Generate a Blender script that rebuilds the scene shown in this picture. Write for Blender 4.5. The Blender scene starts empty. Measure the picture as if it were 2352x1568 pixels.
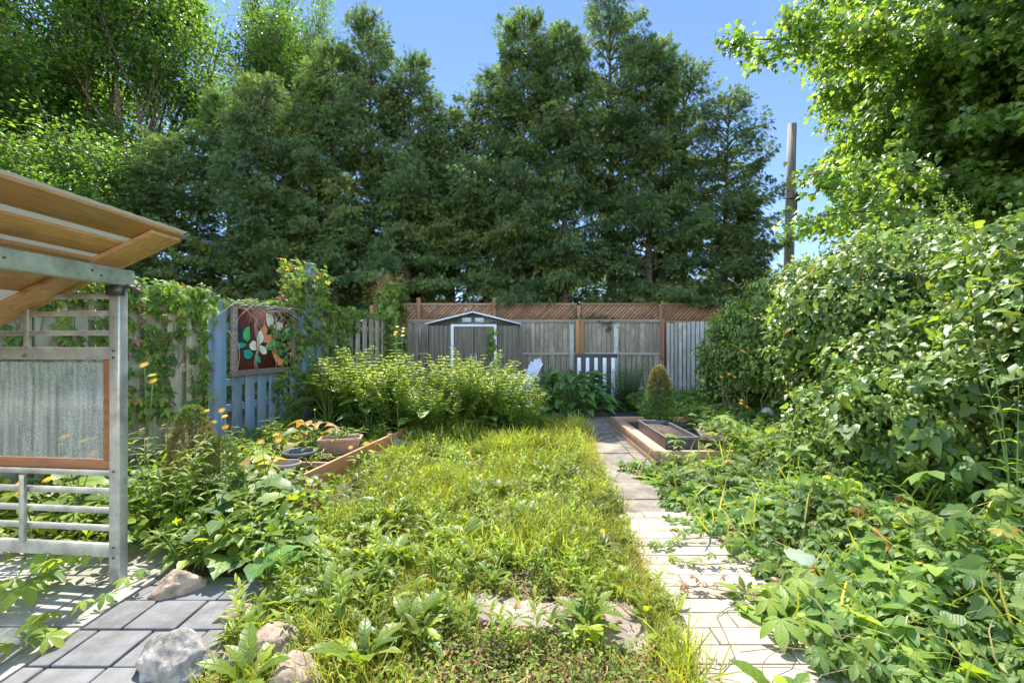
import bpy, math, random
import numpy as np
from mathutils import Vector, Matrix

random.seed(11)
rng = np.random.default_rng(11)
SC = bpy.context.scene
COL = SC.collection
R = math.radians

# ------------------------------------------------------------------ camera
H = 1.35
cam_d = bpy.data.cameras.new('camera')
cam_d.lens = 16.0
cam_d.sensor_width = 36.0
cam_d.clip_start = 0.05
cam_d.clip_end = 1500
cam = bpy.data.objects.new('camera', cam_d)
cam.location = (0, 0, H)
cam.rotation_euler = (R(90), 0, 0)
COL.objects.link(cam)
SC.camera = cam

# ------------------------------------------------------------------ sky, sun, exposure
SUN_EL, SUN_AZ = R(59), R(-9)
w = bpy.data.worlds.new('World')
SC.world = w
w.use_nodes = True
nt = w.node_tree
bg = nt.nodes['Background']
sky = nt.nodes.new('ShaderNodeTexSky')
sky.sky_type = 'NISHITA'
sky.sun_disc = False
sky.sun_elevation = SUN_EL
sky.sun_rotation = SUN_AZ
sky.air_density = 1.0
sky.dust_density = 0.0
sky.ozone_density = 3.0
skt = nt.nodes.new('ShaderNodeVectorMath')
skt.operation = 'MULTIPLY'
# clear sky scaled darker sunward, brighter and warmer behind camera as added shadow fill
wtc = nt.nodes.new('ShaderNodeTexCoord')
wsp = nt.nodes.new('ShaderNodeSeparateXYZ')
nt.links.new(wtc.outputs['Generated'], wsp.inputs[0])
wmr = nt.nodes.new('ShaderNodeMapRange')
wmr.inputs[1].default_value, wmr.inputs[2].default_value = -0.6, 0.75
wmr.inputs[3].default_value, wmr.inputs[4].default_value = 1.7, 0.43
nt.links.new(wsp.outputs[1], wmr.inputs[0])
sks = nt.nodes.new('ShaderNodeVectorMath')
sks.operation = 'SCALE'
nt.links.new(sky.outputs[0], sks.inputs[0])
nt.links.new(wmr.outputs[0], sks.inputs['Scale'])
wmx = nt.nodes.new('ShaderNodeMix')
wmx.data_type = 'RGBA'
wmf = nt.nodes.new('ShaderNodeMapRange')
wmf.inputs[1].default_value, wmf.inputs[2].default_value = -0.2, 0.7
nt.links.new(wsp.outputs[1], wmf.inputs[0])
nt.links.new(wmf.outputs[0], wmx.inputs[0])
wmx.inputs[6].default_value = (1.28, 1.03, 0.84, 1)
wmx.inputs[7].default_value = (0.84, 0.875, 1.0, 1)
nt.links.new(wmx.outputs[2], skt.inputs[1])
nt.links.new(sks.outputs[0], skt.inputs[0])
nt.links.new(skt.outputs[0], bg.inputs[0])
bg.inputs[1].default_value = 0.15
sd = bpy.data.lights.new('sun', 'SUN')
sd.energy = 3.4
sd.angle = R(0.53)
sd.color = (1.0, 0.95, 0.86)
sun = bpy.data.objects.new('sun', sd)
sv = Vector((math.sin(SUN_AZ) * math.cos(SUN_EL), math.cos(SUN_AZ) * math.cos(SUN_EL), math.sin(SUN_EL)))
sun.rotation_euler = sv.to_track_quat('Z', 'Y').to_euler()
sun.location = (0, 0, 30)
COL.objects.link(sun)
SC.view_settings.view_transform = 'Standard'
SC.view_settings.look = 'None'
SC.view_settings.exposure = 1.82
SC.view_settings.gamma = 1.0
SC.render.engine = 'CYCLES'
cy = SC.cycles
cy.max_bounces = 7
cy.diffuse_bounces = 4
cy.glossy_bounces = 2
cy.transmission_bounces = 4
cy.transparent_max_bounces = 6
cy.caustics_reflective = False
cy.caustics_refractive = False
cy.use_denoising = True
cy.sample_clamp_indirect = 6.0

# ------------------------------------------------------------------ helpers
def at(px, py, Y):
    """photo pixel (2352 wide) seen at distance Y -> world point, used to read sizes off the photo"""
    return Vector(((px - 1176) / 1045 * Y, Y, H - (py - 784) / 1045 * Y))

def empty(name, loc=(0, 0, 0), rz=0.0):
    o = bpy.data.objects.new(name, None)
    o.empty_display_size = 0.1
    o.location = loc
    o.rotation_euler = (0, 0, rz)
    COL.objects.link(o)
    return o

def tag(o, label, cat, group=None):
    o['label'] = label
    o['category'] = cat
    if group:
        o['group'] = group
    return o

def copy_tree(o, parent=None):
    c = o.copy()
    COL.objects.link(c)
    if parent:
        c.parent = parent
    for ch in list(o.children):
        copy_tree(ch, c)
    return c

def link_mesh(name, me, mats, parent=None):
    o = bpy.data.objects.new(name, me)
    for m in (mats if isinstance(mats, (list, tuple)) else [mats]):
        me.materials.append(m)
    COL.objects.link(o)
    if parent:
        o.parent = parent
    return o

def fast_mesh(name, V, loops, sizes, tint=None, lxy=None, mi=None, smooth=False):
    me = bpy.data.meshes.new(name)
    V = np.asarray(V, dtype=np.float32)
    sizes = np.asarray(sizes, dtype=np.int32)
    me.vertices.add(len(V))
    me.vertices.foreach_set('co', V.ravel())
    me.loops.add(len(loops))
    me.loops.foreach_set('vertex_index', np.asarray(loops, dtype=np.int32))
    me.polygons.add(len(sizes))
    st = np.zeros(len(sizes), dtype=np.int32)
    st[1:] = np.cumsum(sizes)[:-1]
    me.polygons.foreach_set('loop_start', st)
    if mi is not None:
        me.polygons.foreach_set('material_index', np.asarray(mi, dtype=np.int32))
    if smooth:
        me.polygons.foreach_set('use_smooth', np.ones(len(sizes), dtype=bool))
    if tint is not None:
        a = me.attributes.new('tint', 'FLOAT', 'POINT')
        a.data.foreach_set('value', np.asarray(tint, dtype=np.float32))
    if lxy is not None:
        for k, nm in enumerate(('lx', 'ly')):
            a = me.attributes.new(nm, 'FLOAT', 'POINT')
            a.data.foreach_set('value', np.ascontiguousarray(lxy[:, k], dtype=np.float32))
    me.update(calc_edges=True)
    return me

class MB:
    """collects boxes, tubes, prisms into one mesh"""
    def __init__(s):
        s.v, s.f, s.t, s.m, s.n = [], [], [], [], 0
    def add(s, vs, fs, tint=None, m=0):
        t = random.random() if tint is None else tint
        s.v += [tuple(p) for p in vs]
        s.t += [t] * len(vs)
        s.f += [tuple(i + s.n for i in f) for f in fs]
        s.m += [m] * len(fs)
        s.n += len(vs)
    def box(s, a, b, tint=None, m=0, mat=None):
        (x0, y0, z0), (x1, y1, z1) = a, b
        vs = [Vector(p) for p in ((x0, y0, z0), (x1, y0, z0), (x1, y1, z0), (x0, y1, z0), (x0, y0, z1), (x1, y0, z1), (x1, y1, z1), (x0, y1, z1))]
        if mat is not None:
            vs = [mat @ p for p in vs]
        s.add(vs, [(0, 3, 2, 1), (4, 5, 6, 7), (0, 1, 5, 4), (1, 2, 6, 5), (2, 3, 7, 6), (3, 0, 4, 7)], tint, m)
    def bar(s, p, q, wd, th, up=(0, 0, 1), tint=None, m=0):
        """a beam from p to q: wd across, th along up"""
        p, q, up = Vector(p), Vector(q), Vector(up)
        d = (q - p).normalized()
        x = d.cross(up).normalized()
        u = x.cross(d).normalized()
        vs = []
        for e in (p, q):
            for sx, su in ((-1, -1), (1, -1), (1, 1), (-1, 1)):
                vs.append(e + x * (sx * wd / 2) + u * (su * th / 2))
        s.add(vs, [(0, 1, 2, 3), (7, 6, 5, 4), (0, 4, 5, 1), (1, 5, 6, 2), (2, 6, 7, 3), (3, 7, 4, 0)], tint, m)
    def tube(s, pts, rad, n=6, tint=None, m=0, cap=True):
        pts = [Vector(p) for p in pts]
        k = len(pts)
        rs = [rad] * k if isinstance(rad, (int, float)) else rad
        vs, fs = [], []
        ref = Vector((0.3, 0.2, 1)).normalized()
        for i, p in enumerate(pts):
            d = (pts[min(i + 1, k - 1)] - pts[max(i - 1, 0)])
            d = d.normalized() if d.length > 1e-9 else Vector((0, 0, 1))
            x = d.cross(ref)
            if x.length < 0.05:
                x = d.cross(Vector((1, 0, 0)))
            x.normalize()
            y = d.cross(x)
            for j in range(n):
                a = 2 * math.pi * j / n
                vs.append(p + (x * math.cos(a) + y * math.sin(a)) * rs[i])
        for i in range(k - 1):
            for j in range(n):
                j2 = (j + 1) % n
                fs.append((i * n + j, i * n + j2, (i + 1) * n + j2, (i + 1) * n + j))
        if cap:
            fs.append(tuple(range(n - 1, -1, -1)))
            fs.append(tuple((k - 1) * n + j for j in range(n)))
        s.add(vs, fs, tint, m)
    def prism(s, pts, y0, y1, tint=None, m=0):
        """polygon in x,z extruded along y"""
        n = len(pts)
        vs = [(x, y0, z) for x, z in pts] + [(x, y1, z) for x, z in pts]
        fs = [tuple(range(n)), tuple(range(2 * n - 1, n - 1, -1))]
        fs += [(i, n + i, n + (i + 1) % n, (i + 1) % n) for i in range(n)]
        s.add(vs, fs, tint, m)
    def lathe(s, prof, c=(0, 0, 0), n=24, tint=None, m=0, sx=1, sy=1):
        vs, fs = [], []
        for r_, z in prof:
            for j in range(n):
                a = 2 * math.pi * j / n
                vs.append((c[0] + r_ * math.cos(a) * sx, c[1] + r_ * math.sin(a) * sy, c[2] + z))
        for i in range(len(prof) - 1):
            for j in range(n):
                j2 = (j + 1) % n
                fs.append((i * n + j, i * n + j2, (i + 1) * n + j2, (i + 1) * n + j))
        s.add(vs, fs, tint, m)
    def build(s, name, mats, parent=None, bevel=0.0, smooth=False):
        sizes = [len(f) for f in s.f]
        loops = [i for f in s.f for i in f]
        me = fast_mesh(name, np.array(s.v), loops, sizes, np.array(s.t), None, s.m, smooth)
        o = link_mesh(name, me, mats, parent)
        if bevel:
            b = o.modifiers.new('bevel', 'BEVEL')
            b.width = bevel
            b.segments = 2
            b.limit_method = 'ANGLE'
        return o

# ---- leaves: numpy instancing of small templates baked into one mesh
def unit(a):
    return a / np.maximum(np.linalg.norm(a, axis=-1, keepdims=True), 1e-9)

class Leaves:
    def __init__(s):
        s.V, s.L, s.S, s.T, s.X, s.n = [], [], [], [], [], 0
    def add(s, tpl, pos, axis, nrm, scale, tint):
        tv, tf = tpl
        pos = np.atleast_2d(np.asarray(pos, float))
        N = len(pos)
        axis = unit(np.broadcast_to(np.asarray(axis, float), (N, 3)))
        nrm = np.broadcast_to(np.asarray(nrm, float), (N, 3))
        x = np.cross(axis, nrm)
        bad = np.linalg.norm(x, axis=1) < 1e-3
        if bad.any():
            x[bad] = np.cross(axis[bad], np.array([0.31, 0.77, 0.2]))
        x = unit(x)
        z = np.cross(x, axis)
        sc = np.broadcast_to(np.asarray(scale, float), (N,))
        M = np.stack([x, axis, z], axis=1)
        P = np.einsum('kc,ncd->nkd', tv, M) * sc[:, None, None] + pos[:, None, :]
        k = len(tv)
        s.V.append(P.reshape(-1, 3))
        lo = np.concatenate([np.array(f) for f in tf])
        si = np.array([len(f) for f in tf])
        s.L.append((lo[None, :] + (np.arange(N) * k)[:, None] + s.n).ravel())
        s.S.append(np.tile(si, N))
        s.T.append(np.repeat(np.broadcast_to(np.asarray(tint, float), (N,)), k))
        s.X.append(np.tile(tv[:, :2], (N, 1)))
        s.n += N * k
    def build(s, name, mat, parent=None, smooth=True):
        me = fast_mesh(name, np.concatenate(s.V), np.concatenate(s.L), np.concatenate(s.S), np.concatenate(s.T), np.concatenate(s.X), None, smooth)
        return link_mesh(name, me, mat, parent)

def blade(wf, n=4, droop=0.3, fold=0.15, heart=0.0, wave=0.0, rise=0.0):
    """a leaf along +y, length 1, width profile wf(t); left, middle, right rows"""
    vs = []
    for i in range(n + 1):
        t = i / n
        wd = wf(t) / 2
        z = rise * t - droop * t * t
        wz = wave * math.sin(i * 2.4)
        ye = t - heart * (1 - t) ** 3
        vs += [(-wd, ye, z + fold * wd + wz), (0, t, z), (wd, ye, z + fold * wd - wz)]
    fs = []
    for i in range(n):
        a = i * 3
        fs += [(a, a + 1, a + 4, a + 3), (a + 1, a + 2, a + 5, a + 4)]
    return np.array(vs, float), fs

def join(tpls):
    vs, fs, n = [], [], 0
    for v, f in tpls:
        vs.append(v)
        fs += [tuple(i + n for i in q) for q in f]
        n += len(v)
    return np.concatenate(vs), fs

def rot_tpl(t, az, pitch=0.0, sc=1.0, off=(0, 0, 0)):
    v, f = t
    M = Matrix.Rotation(az, 3, 'Z') @ Matrix.Rotation(pitch, 3, 'X')
    return (v * sc) @ np.array(M).T + np.array(off), f

oval = lambda wd: (lambda t: wd * (math.sin(math.pi * min(1, t ** 0.8)) + 0.02))
ovate = lambda wd: (lambda t: wd * (math.sin(math.pi * t ** 0.6) + 0.015))
obov = lambda wd: (lambda t: wd * (math.sin(math.pi * t ** 1.25) + 0.015))
def toothed(t):
    k = (0.05, 0.16, 0.13, 0.26, 0.2, 0.34, 0.27, 0.3, 0.16, 0.0)
    return k[min(9, int(round(t * 9)))]

T_DIAM = (np.array([(0, 0, 0), (0.3, 0.45, 0.08), (0, 1, -0.12), (-0.3, 0.45, 0.08)], float), [(0, 1, 2), (0, 2, 3)])
T_OVAL = blade(oval(0.5), 3, 0.25, 0.25)
T_OVATE = blade(ovate(0.55), 4, 0.3, 0.2)
T_LANCE = blade(oval(0.24), 4, 0.5, 0.3, rise=0.25)
T_TOOTH = blade(toothed, 9, 0.7, 0.2, rise=0.45)
T_HEART = blade(lambda t: 0.95 * (math.sin(math.pi * (0.12 + 0.88 * t) ** 0.75)), 6, 0.35, 0.12, heart=0.28, wave=0.02)
T_BIG = blade(lambda t: 0.85 * (math.sin(math.pi * (0.1 + 0.9 * t) ** 0.72)) * (1 + 0.07 * math.sin(t * 25)), 9, 0.45, 0.22, heart=0.25, wave=0.035, rise=0.1)
T_HOSTA = blade(ovate(0.62), 8, 0.75, 0.3, wave=0.006, rise=0.35)
T_GRASS = (np.array([(-0.02, 0, 0), (0.02, 0, 0), (-0.017, 0.45, -0.03), (0.017, 0.45, -0.03), (0, 1, -0.22)], float), [(0, 1, 3, 2), (2, 3, 4)])
T_GRASS2 = (np.array([(-0.02, 0, 0), (0.02, 0, 0), (-0.018, 0.4, -0.02), (0.018, 0.4, -0.02), (-0.012, 0.75, -0.2), (0.012, 0.75, -0.2), (0, 0.95, -0.5)], float), [(0, 1, 3, 2), (2, 3, 5, 4), (4, 5, 6)])
T_LET = blade(obov(0.42), 6, 0.35, 0.22, wave=0.012)
T_PALM = join([rot_tpl(T_LET, R(a), R(-8), s_) for a, s_ in ((0, 1.0), (52, 0.92), (-52, 0.92), (112, 0.68), (-112, 0.68))])
T_LETS = blade(obov(0.46), 3, 0.3, 0.2)
T_PALMS = join([rot_tpl(T_LETS, R(a), R(-8), s_) for a, s_ in ((0, 1.0), (55, 0.9), (-55, 0.9), (115, 0.66), (-115, 0.66))])
def maple_tpl():
    half = [(0, 0.0), (0.12, -0.06), (0.42, -0.05), (0.30, 0.12), (0.58, 0.36), (0.34, 0.40), (0.38, 0.52), (0.16, 0.52), (0.2, 0.72), (0.09, 0.74), (0, 1.0)]
    vs = [(x, y, 0.25 * x - 0.18 * y * y) for x, y in half] + [(-x, y, 0.25 * x - 0.18 * y * y) for x, y in half[1:-1]]
    n = len(half)
    return np.array(vs, float), [tuple(range(n)), tuple([0] + [n - 1] + list(range(2 * n - 3, n - 1, -1)))]
T_MAPLE = maple_tpl()
def hop_tpl():
    half = [(0, 0.06), (0.14, -0.1), (0.38, -0.04), (0.5, 0.18), (0.4, 0.36), (0.3, 0.42), (0.24, 0.7), (0, 1.0)]
    vs = [(x, y, 0.2 * x - 0.2 * y * y) for x, y in half] + [(-x, y, 0.2 * x - 0.2 * y * y) for x, y in half[1:-1]]
    n = len(half)
    return np.array(vs, float), [tuple(range(n)), tuple([0] + [n - 1] + list(range(2 * n - 3, n - 1, -1)))]
T_HOP = hop_tpl()
def cone_tpl():
    vs, fs = [], []
    pr = ((0.0, 0.0), (0.26, 0.12), (0.3, 0.4), (0.2, 0.72), (0.0, 1.0))
    for r_, y in pr:
        for j in range(6):
            a = j * math.pi / 3 + y
            vs.append((r_ * math.cos(a), y, r_ * math.sin(a)))
    for i in range(4):
        for j in range(6):
            fs.append((i * 6 + j, i * 6 + (j + 1) % 6, (i + 1) * 6 + (j + 1) % 6, (i + 1) * 6 + j))
    return np.array(vs, float), fs
T_CONE = cone_tpl()
def spray_tpl(seed):
    r_ = random.Random(seed)
    vs, fs = [], []
    def tri(a, b, wd, z0, z1):
        a, b = np.array(a), np.array(b)
        d = b - a
        p = np.array([-d[1], d[0]]) / np.linalg.norm(d) * wd
        n = len(vs)
        vs.extend([(a[0] - p[0] * .4, a[1] - p[1] * .4, z0), ((a + b)[0] / 2 + p[0], (a + b)[1] / 2 + p[1], (z0 + z1) / 2 + .02), (b[0], b[1], z1), ((a + b)[0] / 2 - p[0], (a + b)[1] / 2 - p[1], (z0 + z1) / 2 - .02)])
        fs.append((n, n + 1, n + 2, n + 3))
    tri((0, 0), (0, 1), 0.05, 0, -0.15)
    for k in range(7):
        y = 0.12 + 0.11 * k
        sd_ = 1 if k % 2 else -1
        L = (0.5 - 0.36 * y) * r_.uniform(0.8, 1.2)
        tri((0, y), (sd_ * L * 0.75, y + L * 0.8), 0.06, -0.1 * y, -0.1 * y - r_.uniform(0, 0.15))
    return np.array(vs, float), fs
T_SPRAYS = [spray_tpl(i) for i in range(3)]

def rnd(a, b, n):
    return rng.uniform(a, b, n)
def rdir(n):
    return unit(rng.normal(size=(n, 3)))

# ------------------------------------------------------------------ materials
def new_mat(name):
    m = bpy.data.materials.new(name)
    m.use_nodes = True
    n = m.node_tree
    p = n.nodes['Principled BSDF']
    return m, n, p

def ramp(n, stops):
    r_ = n.nodes.new('ShaderNodeValToRGB')
    el = r_.color_ramp.elements
    while len(el) < len(stops):
        el.new(0.5)
    for e, (p, c) in zip(el, stops):
        e.position = p
        e.color = (c[0], c[1], c[2], 1)
    return r_

def leaf_mat(name, stops, trans=0.45, tgain=(1.9, 1.75, 0.7), rough=0.42, veins=False, spec=0.5):
    m, n, p = new_mat(name)
    at_ = n.nodes.new('ShaderNodeAttribute')
    at_.attribute_name = 'tint'
    r_ = ramp(n, stops)
    n.links.new(at_.outputs['Fac'], r_.inputs[0])
    col = r_.outputs[0]
    nz = n.nodes.new('ShaderNodeTexNoise')
    nz.inputs['Scale'].default_value = 2.2
    nz.inputs['Detail'].default_value = 5
    tc = n.nodes.new('ShaderNodeTexCoord')
    n.links.new(tc.outputs['Object'], nz.inputs['Vector'])
    mr = n.nodes.new('ShaderNodeMapRange')
    mr.inputs[1].default_value, mr.inputs[2].default_value = 0.3, 0.7
    mr.inputs[3].default_value, mr.inputs[4].default_value = 0.6, 1.35
    n.links.new(nz.outputs[0], mr.inputs[0])
    mx = n.nodes.new('ShaderNodeVectorMath')
    mx.operation = 'SCALE'
    n.links.new(col, mx.inputs[0])
    n.links.new(mr.outputs[0], mx.inputs['Scale'])
    col = mx.outputs[0]
    if veins:
        ax, ay = n.nodes.new('ShaderNodeAttribute'), n.nodes.new('ShaderNodeAttribute')
        ax.attribute_name, ay.attribute_name = 'lx', 'ly'
        ab = n.nodes.new('ShaderNodeMath'); ab.operation = 'ABSOLUTE'
        n.links.new(ax.outputs['Fac'], ab.inputs[0])
        m1 = n.nodes.new('ShaderNodeMath'); m1.operation = 'MULTIPLY_ADD'
        n.links.new(ab.outputs[0], m1.inputs[0]); m1.inputs[1].default_value = -0.9
        n.links.new(ay.outputs['Fac'], m1.inputs[2])
        m2 = n.nodes.new('ShaderNodeMath'); m2.operation = 'MULTIPLY'; m2.inputs[1].default_value = 48
        n.links.new(m1.outputs[0], m2.inputs[0])
        m3 = n.nodes.new('ShaderNodeMath'); m3.operation = 'SINE'
        n.links.new(m2.outputs[0], m3.inputs[0])
        m4 = n.nodes.new('ShaderNodeMapRange')
        m4.inputs[1].default_value, m4.inputs[2].default_value = 0.75, 1.0
        m4.inputs[3].default_value, m4.inputs[4].default_value = 0.0, 1.0
        n.links.new(m3.outputs[0], m4.inputs[0])
        m5 = n.nodes.new('ShaderNodeMapRange')
        m5.inputs[1].default_value, m5.inputs[2].default_value = 0.0, 0.02
        m5.inputs[3].default_value, m5.inputs[4].default_value = 1.0, 0.0
        n.links.new(ab.outputs[0], m5.inputs[0])
        m6 = n.nodes.new('ShaderNodeMath'); m6.operation = 'MAXIMUM'
        n.links.new(m4.outputs[0], m6.inputs[0]); n.links.new(m5.outputs[0], m6.inputs[1])
        s2 = n.nodes.new('ShaderNodeVectorMath'); s2.operation = 'SCALE'
        m7 = n.nodes.new('ShaderNodeMath'); m7.operation = 'MULTIPLY_ADD'
        m7.inputs[1].default_value = 0.35; m7.inputs[2].default_value = 1.0
        n.links.new(m6.outputs[0], m7.inputs[0])
        n.links.new(col, s2.inputs[0]); n.links.new(m7.outputs[0], s2.inputs['Scale'])
        col = s2.outputs[0]
        bp = n.nodes.new('ShaderNodeBump')
        bp.inputs['Strength'].default_value = 0.5
        bp.inputs['Distance'].default_value = 0.01
        bp.invert = True
        n.links.new(m6.outputs[0], bp.inputs['Height'])
        n.links.new(bp.outputs[0], p.inputs['Normal'])
    n.links.new(col, p.inputs['Base Color'])
    p.inputs['Roughness'].default_value = rough
    p.inputs['Specular IOR Level'].default_value = spec
    tr = n.nodes.new('ShaderNodeBsdfTranslucent')
    g = n.nodes.new('ShaderNodeVectorMath')
    g.operation = 'MULTIPLY'
    g.inputs[1].default_value = tgain
    n.links.new(col, g.inputs[0])
    n.links.new(g.outputs[0], tr.inputs['Color'])
    ms = n.nodes.new('ShaderNodeMixShader')
    ms.inputs[0].default_value = trans
    n.links.new(p.outputs[0], ms.inputs[1])
    n.links.new(tr.outputs[0], ms.inputs[2])
    n.links.new(ms.outputs[0], n.nodes['Material Output'].inputs[0])
    return m

def wood_mat(name, dark, light, axis='Z', scale=1.0, rough=0.75, weather=None, bump=0.25):
    m, n, p = new_mat(name)
    tc = n.nodes.new('ShaderNodeTexCoord')
    at_ = n.nodes.new('ShaderNodeAttribute')
    at_.attribute_name = 'tint'
    mp = n.nodes.new('ShaderNodeMapping')
    s_ = {'X': (1.6, 34, 34), 'Y': (34, 1.6, 34), 'Z': (34, 34, 1.6)}[axis]
    mp.inputs['Scale'].default_value = [c * scale for c in s_]
    ad = n.nodes.new('ShaderNodeVectorMath'); ad.operation = 'MULTIPLY_ADD'
    ad.inputs[1].default_value = (7.3, 3.1, 5.7)
    n.links.new(at_.outputs['Fac'], ad.inputs[0])
    n.links.new(tc.outputs['Object'], ad.inputs[2])
    n.links.new(ad.outputs[0], mp.inputs['Vector'])
    nz = n.nodes.new('ShaderNodeTexNoise')
    nz.inputs['Scale'].default_value = 1.0
    nz.inputs['Detail'].default_value = 5
    nz.inputs['Roughness'].default_value = 0.65
    nz.inputs['Distortion'].default_value = 0.6
    n.links.new(mp.outputs[0], nz.inputs['Vector'])
    r_ = ramp(n, [(0.3, dark), (0.68, light)])
    n.links.new(nz.outputs[0], r_.inputs[0])
    mr = n.nodes.new('ShaderNodeMapRange')
    mr.inputs[3].default_value, mr.inputs[4].default_value = 0.72, 1.22
    n.links.new(at_.outputs['Fac'], mr.inputs[0])
    sc = n.nodes.new('ShaderNodeVectorMath'); sc.operation = 'SCALE'
    n.links.new(r_.outputs[0], sc.inputs[0]); n.links.new(mr.outputs[0], sc.inputs['Scale'])
    col = sc.outputs[0]
    if weather:
        n2 = n.nodes.new('ShaderNodeTexNoise')
        n2.inputs['Scale'].default_value = 3.5
        n2.inputs['Detail'].default_value = 6
        n2.inputs['Roughness'].default_value = 0.7
        n.links.new(ad.outputs[0], n2.inputs['Vector'])
        r2 = ramp(n, [(0.47, (0, 0, 0)), (0.62, (1, 1, 1))])
        n.links.new(n2.outputs[0], r2.inputs[0])
        mx = n.nodes.new('ShaderNodeMix'); mx.data_type = 'RGBA'
        n.links.new(r2.outputs[0], mx.inputs[0])
        n.links.new(col, mx.inputs[6])
        mx.inputs[7].default_value = (*weather, 1)
        col = mx.outputs[2]
    n.links.new(col, p.inputs['Base Color'])
    p.inputs['Roughness'].default_value = rough
    b = n.nodes.new('ShaderNodeBump')
    b.inputs['Strength'].default_value = bump
    b.inputs['Distance'].default_value = 0.01
    n.links.new(nz.outputs[0], b.inputs['Height'])
    n.links.new(b.outputs[0], p.inputs['Normal'])
    return m

def plain_mat(name, c, rough=0.6, metal=0.0, spec=0.5, var=0.12, nscale=9.0, bump=0.0, c2=None):
    m, n, p = new_mat(name)
    nz = n.nodes.new('ShaderNodeTexNoise')
    tc = n.nodes.new('ShaderNodeTexCoord')
    nz.inputs['Scale'].default_value = nscale
    nz.inputs['Detail'].default_value = 7
    nz.inputs['Roughness'].default_value = 0.65
    n.links.new(tc.outputs['Object'], nz.inputs['Vector'])
    lo = tuple(x * (1 - 2 * var) for x in c) if c2 is None else c2
    r_ = ramp(n, [(0.35, lo), (0.65, tuple(x * (1 + var) for x in c))])
    n.links.new(nz.outputs[0], r_.inputs[0])
    n.links.new(r_.outputs[0], p.inputs['Base Color'])
    p.inputs['Roughness'].default_value = rough
    p.inputs['Metallic'].default_value = metal
    p.inputs['Specular IOR Level'].default_value = spec
    if bump:
        b = n.nodes.new('ShaderNodeBump')
        b.inputs['Strength'].default_value = bump
        b.inputs['Distance'].default_value = 0.02
        n.links.new(nz.outputs[0], b.inputs['Height'])
        n.links.new(b.outputs[0], p.inputs['Normal'])
    return m

G = lambda r, g, b: (r, g, b)
M_CEDAR = leaf_mat('cedar_foliage', [(0, G(.042, .088, .040)), (.6, G(.095, .160, .060)), (.93, G(.18, .22, .07)), (1, G(.24, .19, .08))], 0.46, (2.1, 2.0, .8), .6, spec=0.3)
M_MAPLEF = leaf_mat('background_leaves', [(0, G(.055, .12, .035)), (.6, G(.09, .18, .04)), (1, G(.16, .24, .045))], 0.5, (2.3, 2.1, .6), .45)
M_MAPLE = leaf_mat('maple_leaves', [(0, G(.07, .14, .035)), (.6, G(.125, .215, .045)), (.97, G(.22, .30, .06)), (1, G(.34, .24, .05))], 0.55, (2.7, 2.5, .7), .36, spec=0.5)
M_HOP = leaf_mat('hop_leaves', [(0, G(.065, .125, .035)), (.55, G(.15, .235, .05)), (.96, G(.28, .36, .07)), (1, G(.3, .2, .03))], 0.32, (2.1, 2.0, .6), .45, veins=False, spec=0.42)
M_HOPCONE = leaf_mat('hop_cones', [(0, G(.24, .34, .06)), (1, G(.38, .46, .13))], 0.3, (1.4, 1.4, .7), .6)
M_CREEP = leaf_mat('creeper_leaves', [(0, G(.055, .12, .028)), (.5, G(.13, .22, .045)), (.93, G(.27, .35, .06)), (1, G(.38, .18, .05))], 0.38, (2.2, 2.1, .5), .5, veins=True, spec=0.36)
M_WEED = leaf_mat('weed_leaves', [(0, G(.075, .14, .022)), (.55, G(.18, .26, .03)), (.96, G(.33, .39, .045)), (1, G(.38, .26, .08))], 0.42, (2.1, 1.9, .5), .42, veins=True)
M_BIGL = leaf_mat('broad_leaves', [(0, G(.06, .125, .03)), (.6, G(.12, .20, .045)), (1, G(.20, .28, .05))], 0.35, (2.0, 1.9, .5), .45, veins=True)
M_HOSTA = leaf_mat('hosta_leaves', [(0, G(.06, .15, .035)), (1, G(.14, .28, .06))], 0.33, (2.0, 2.0, .5), .33, veins=True, spec=0.6)
M_YHOSTA = leaf_mat('yellowing_leaves', [(0, G(.12, .2, .03)), (.5, G(.28, .33, .05)), (.8, G(.4, .38, .1)), (1, G(.32, .15, .03))], 0.4, (1.5, 1.4, .5), .4, veins=True)
M_GRASS = leaf_mat('grass', [(0, G(.14, .19, .022)), (.5, G(.30, .35, .04)), (.8, G(.44, .41, .11)), (1, G(.50, .41, .21))], 0.38, (1.7, 1.6, .5), .5, spec=0.3)
M_SPRUCE = leaf_mat('spruce_needles', [(0, G(.08, .15, .035)), (.7, G(.18, .27, .06)), (1, G(.36, .23, .10))], 0.2, (1.6, 1.6, .7), .6, spec=0.3)
M_BROWNL = leaf_mat('dry_leaves', [(0, G(.16, .09, .04)), (.6, G(.30, .17, .07)), (1, G(.42, .30, .16))], 0.25, (1.3, 1.1, .7), .7, spec=0.2)
M_REDL = leaf_mat('reddish_leaves', [(0, G(.10, .12, .04)), (.5, G(.22, .13, .06)), (1, G(.34, .16, .09))], 0.35, (1.5, 1.3, .7), .5)
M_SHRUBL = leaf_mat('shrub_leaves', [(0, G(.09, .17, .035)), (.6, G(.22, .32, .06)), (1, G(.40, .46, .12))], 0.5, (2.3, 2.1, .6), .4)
M_SHRUBD = leaf_mat('dark_shrub_leaves', [(0, G(.05, .12, .045)), (.6, G(.10, .19, .07)), (1, G(.16, .26, .09))], 0.35, (1.9, 1.8, .7), .5)  # darker, bluer green for the two shrubs near the back fence
M_PETAL = leaf_mat('yellow_petals', [(0, G(.8, .45, .02)), (1, G(.85, .6, .03))], 0.35, (1, 1, .6), .6)
M_STEM = plain_mat('green_stem', (.12, .2, .04), .5)
M_TWIG = plain_mat('twig', (.22, .15, .09), .8)
M_DEADTWIG = plain_mat('dead_twig', (.42, .36, .31), .8)
M_BARK = plain_mat('bark', (.13, .10, .08), .9, nscale=14, var=.4, bump=.6)
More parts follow.
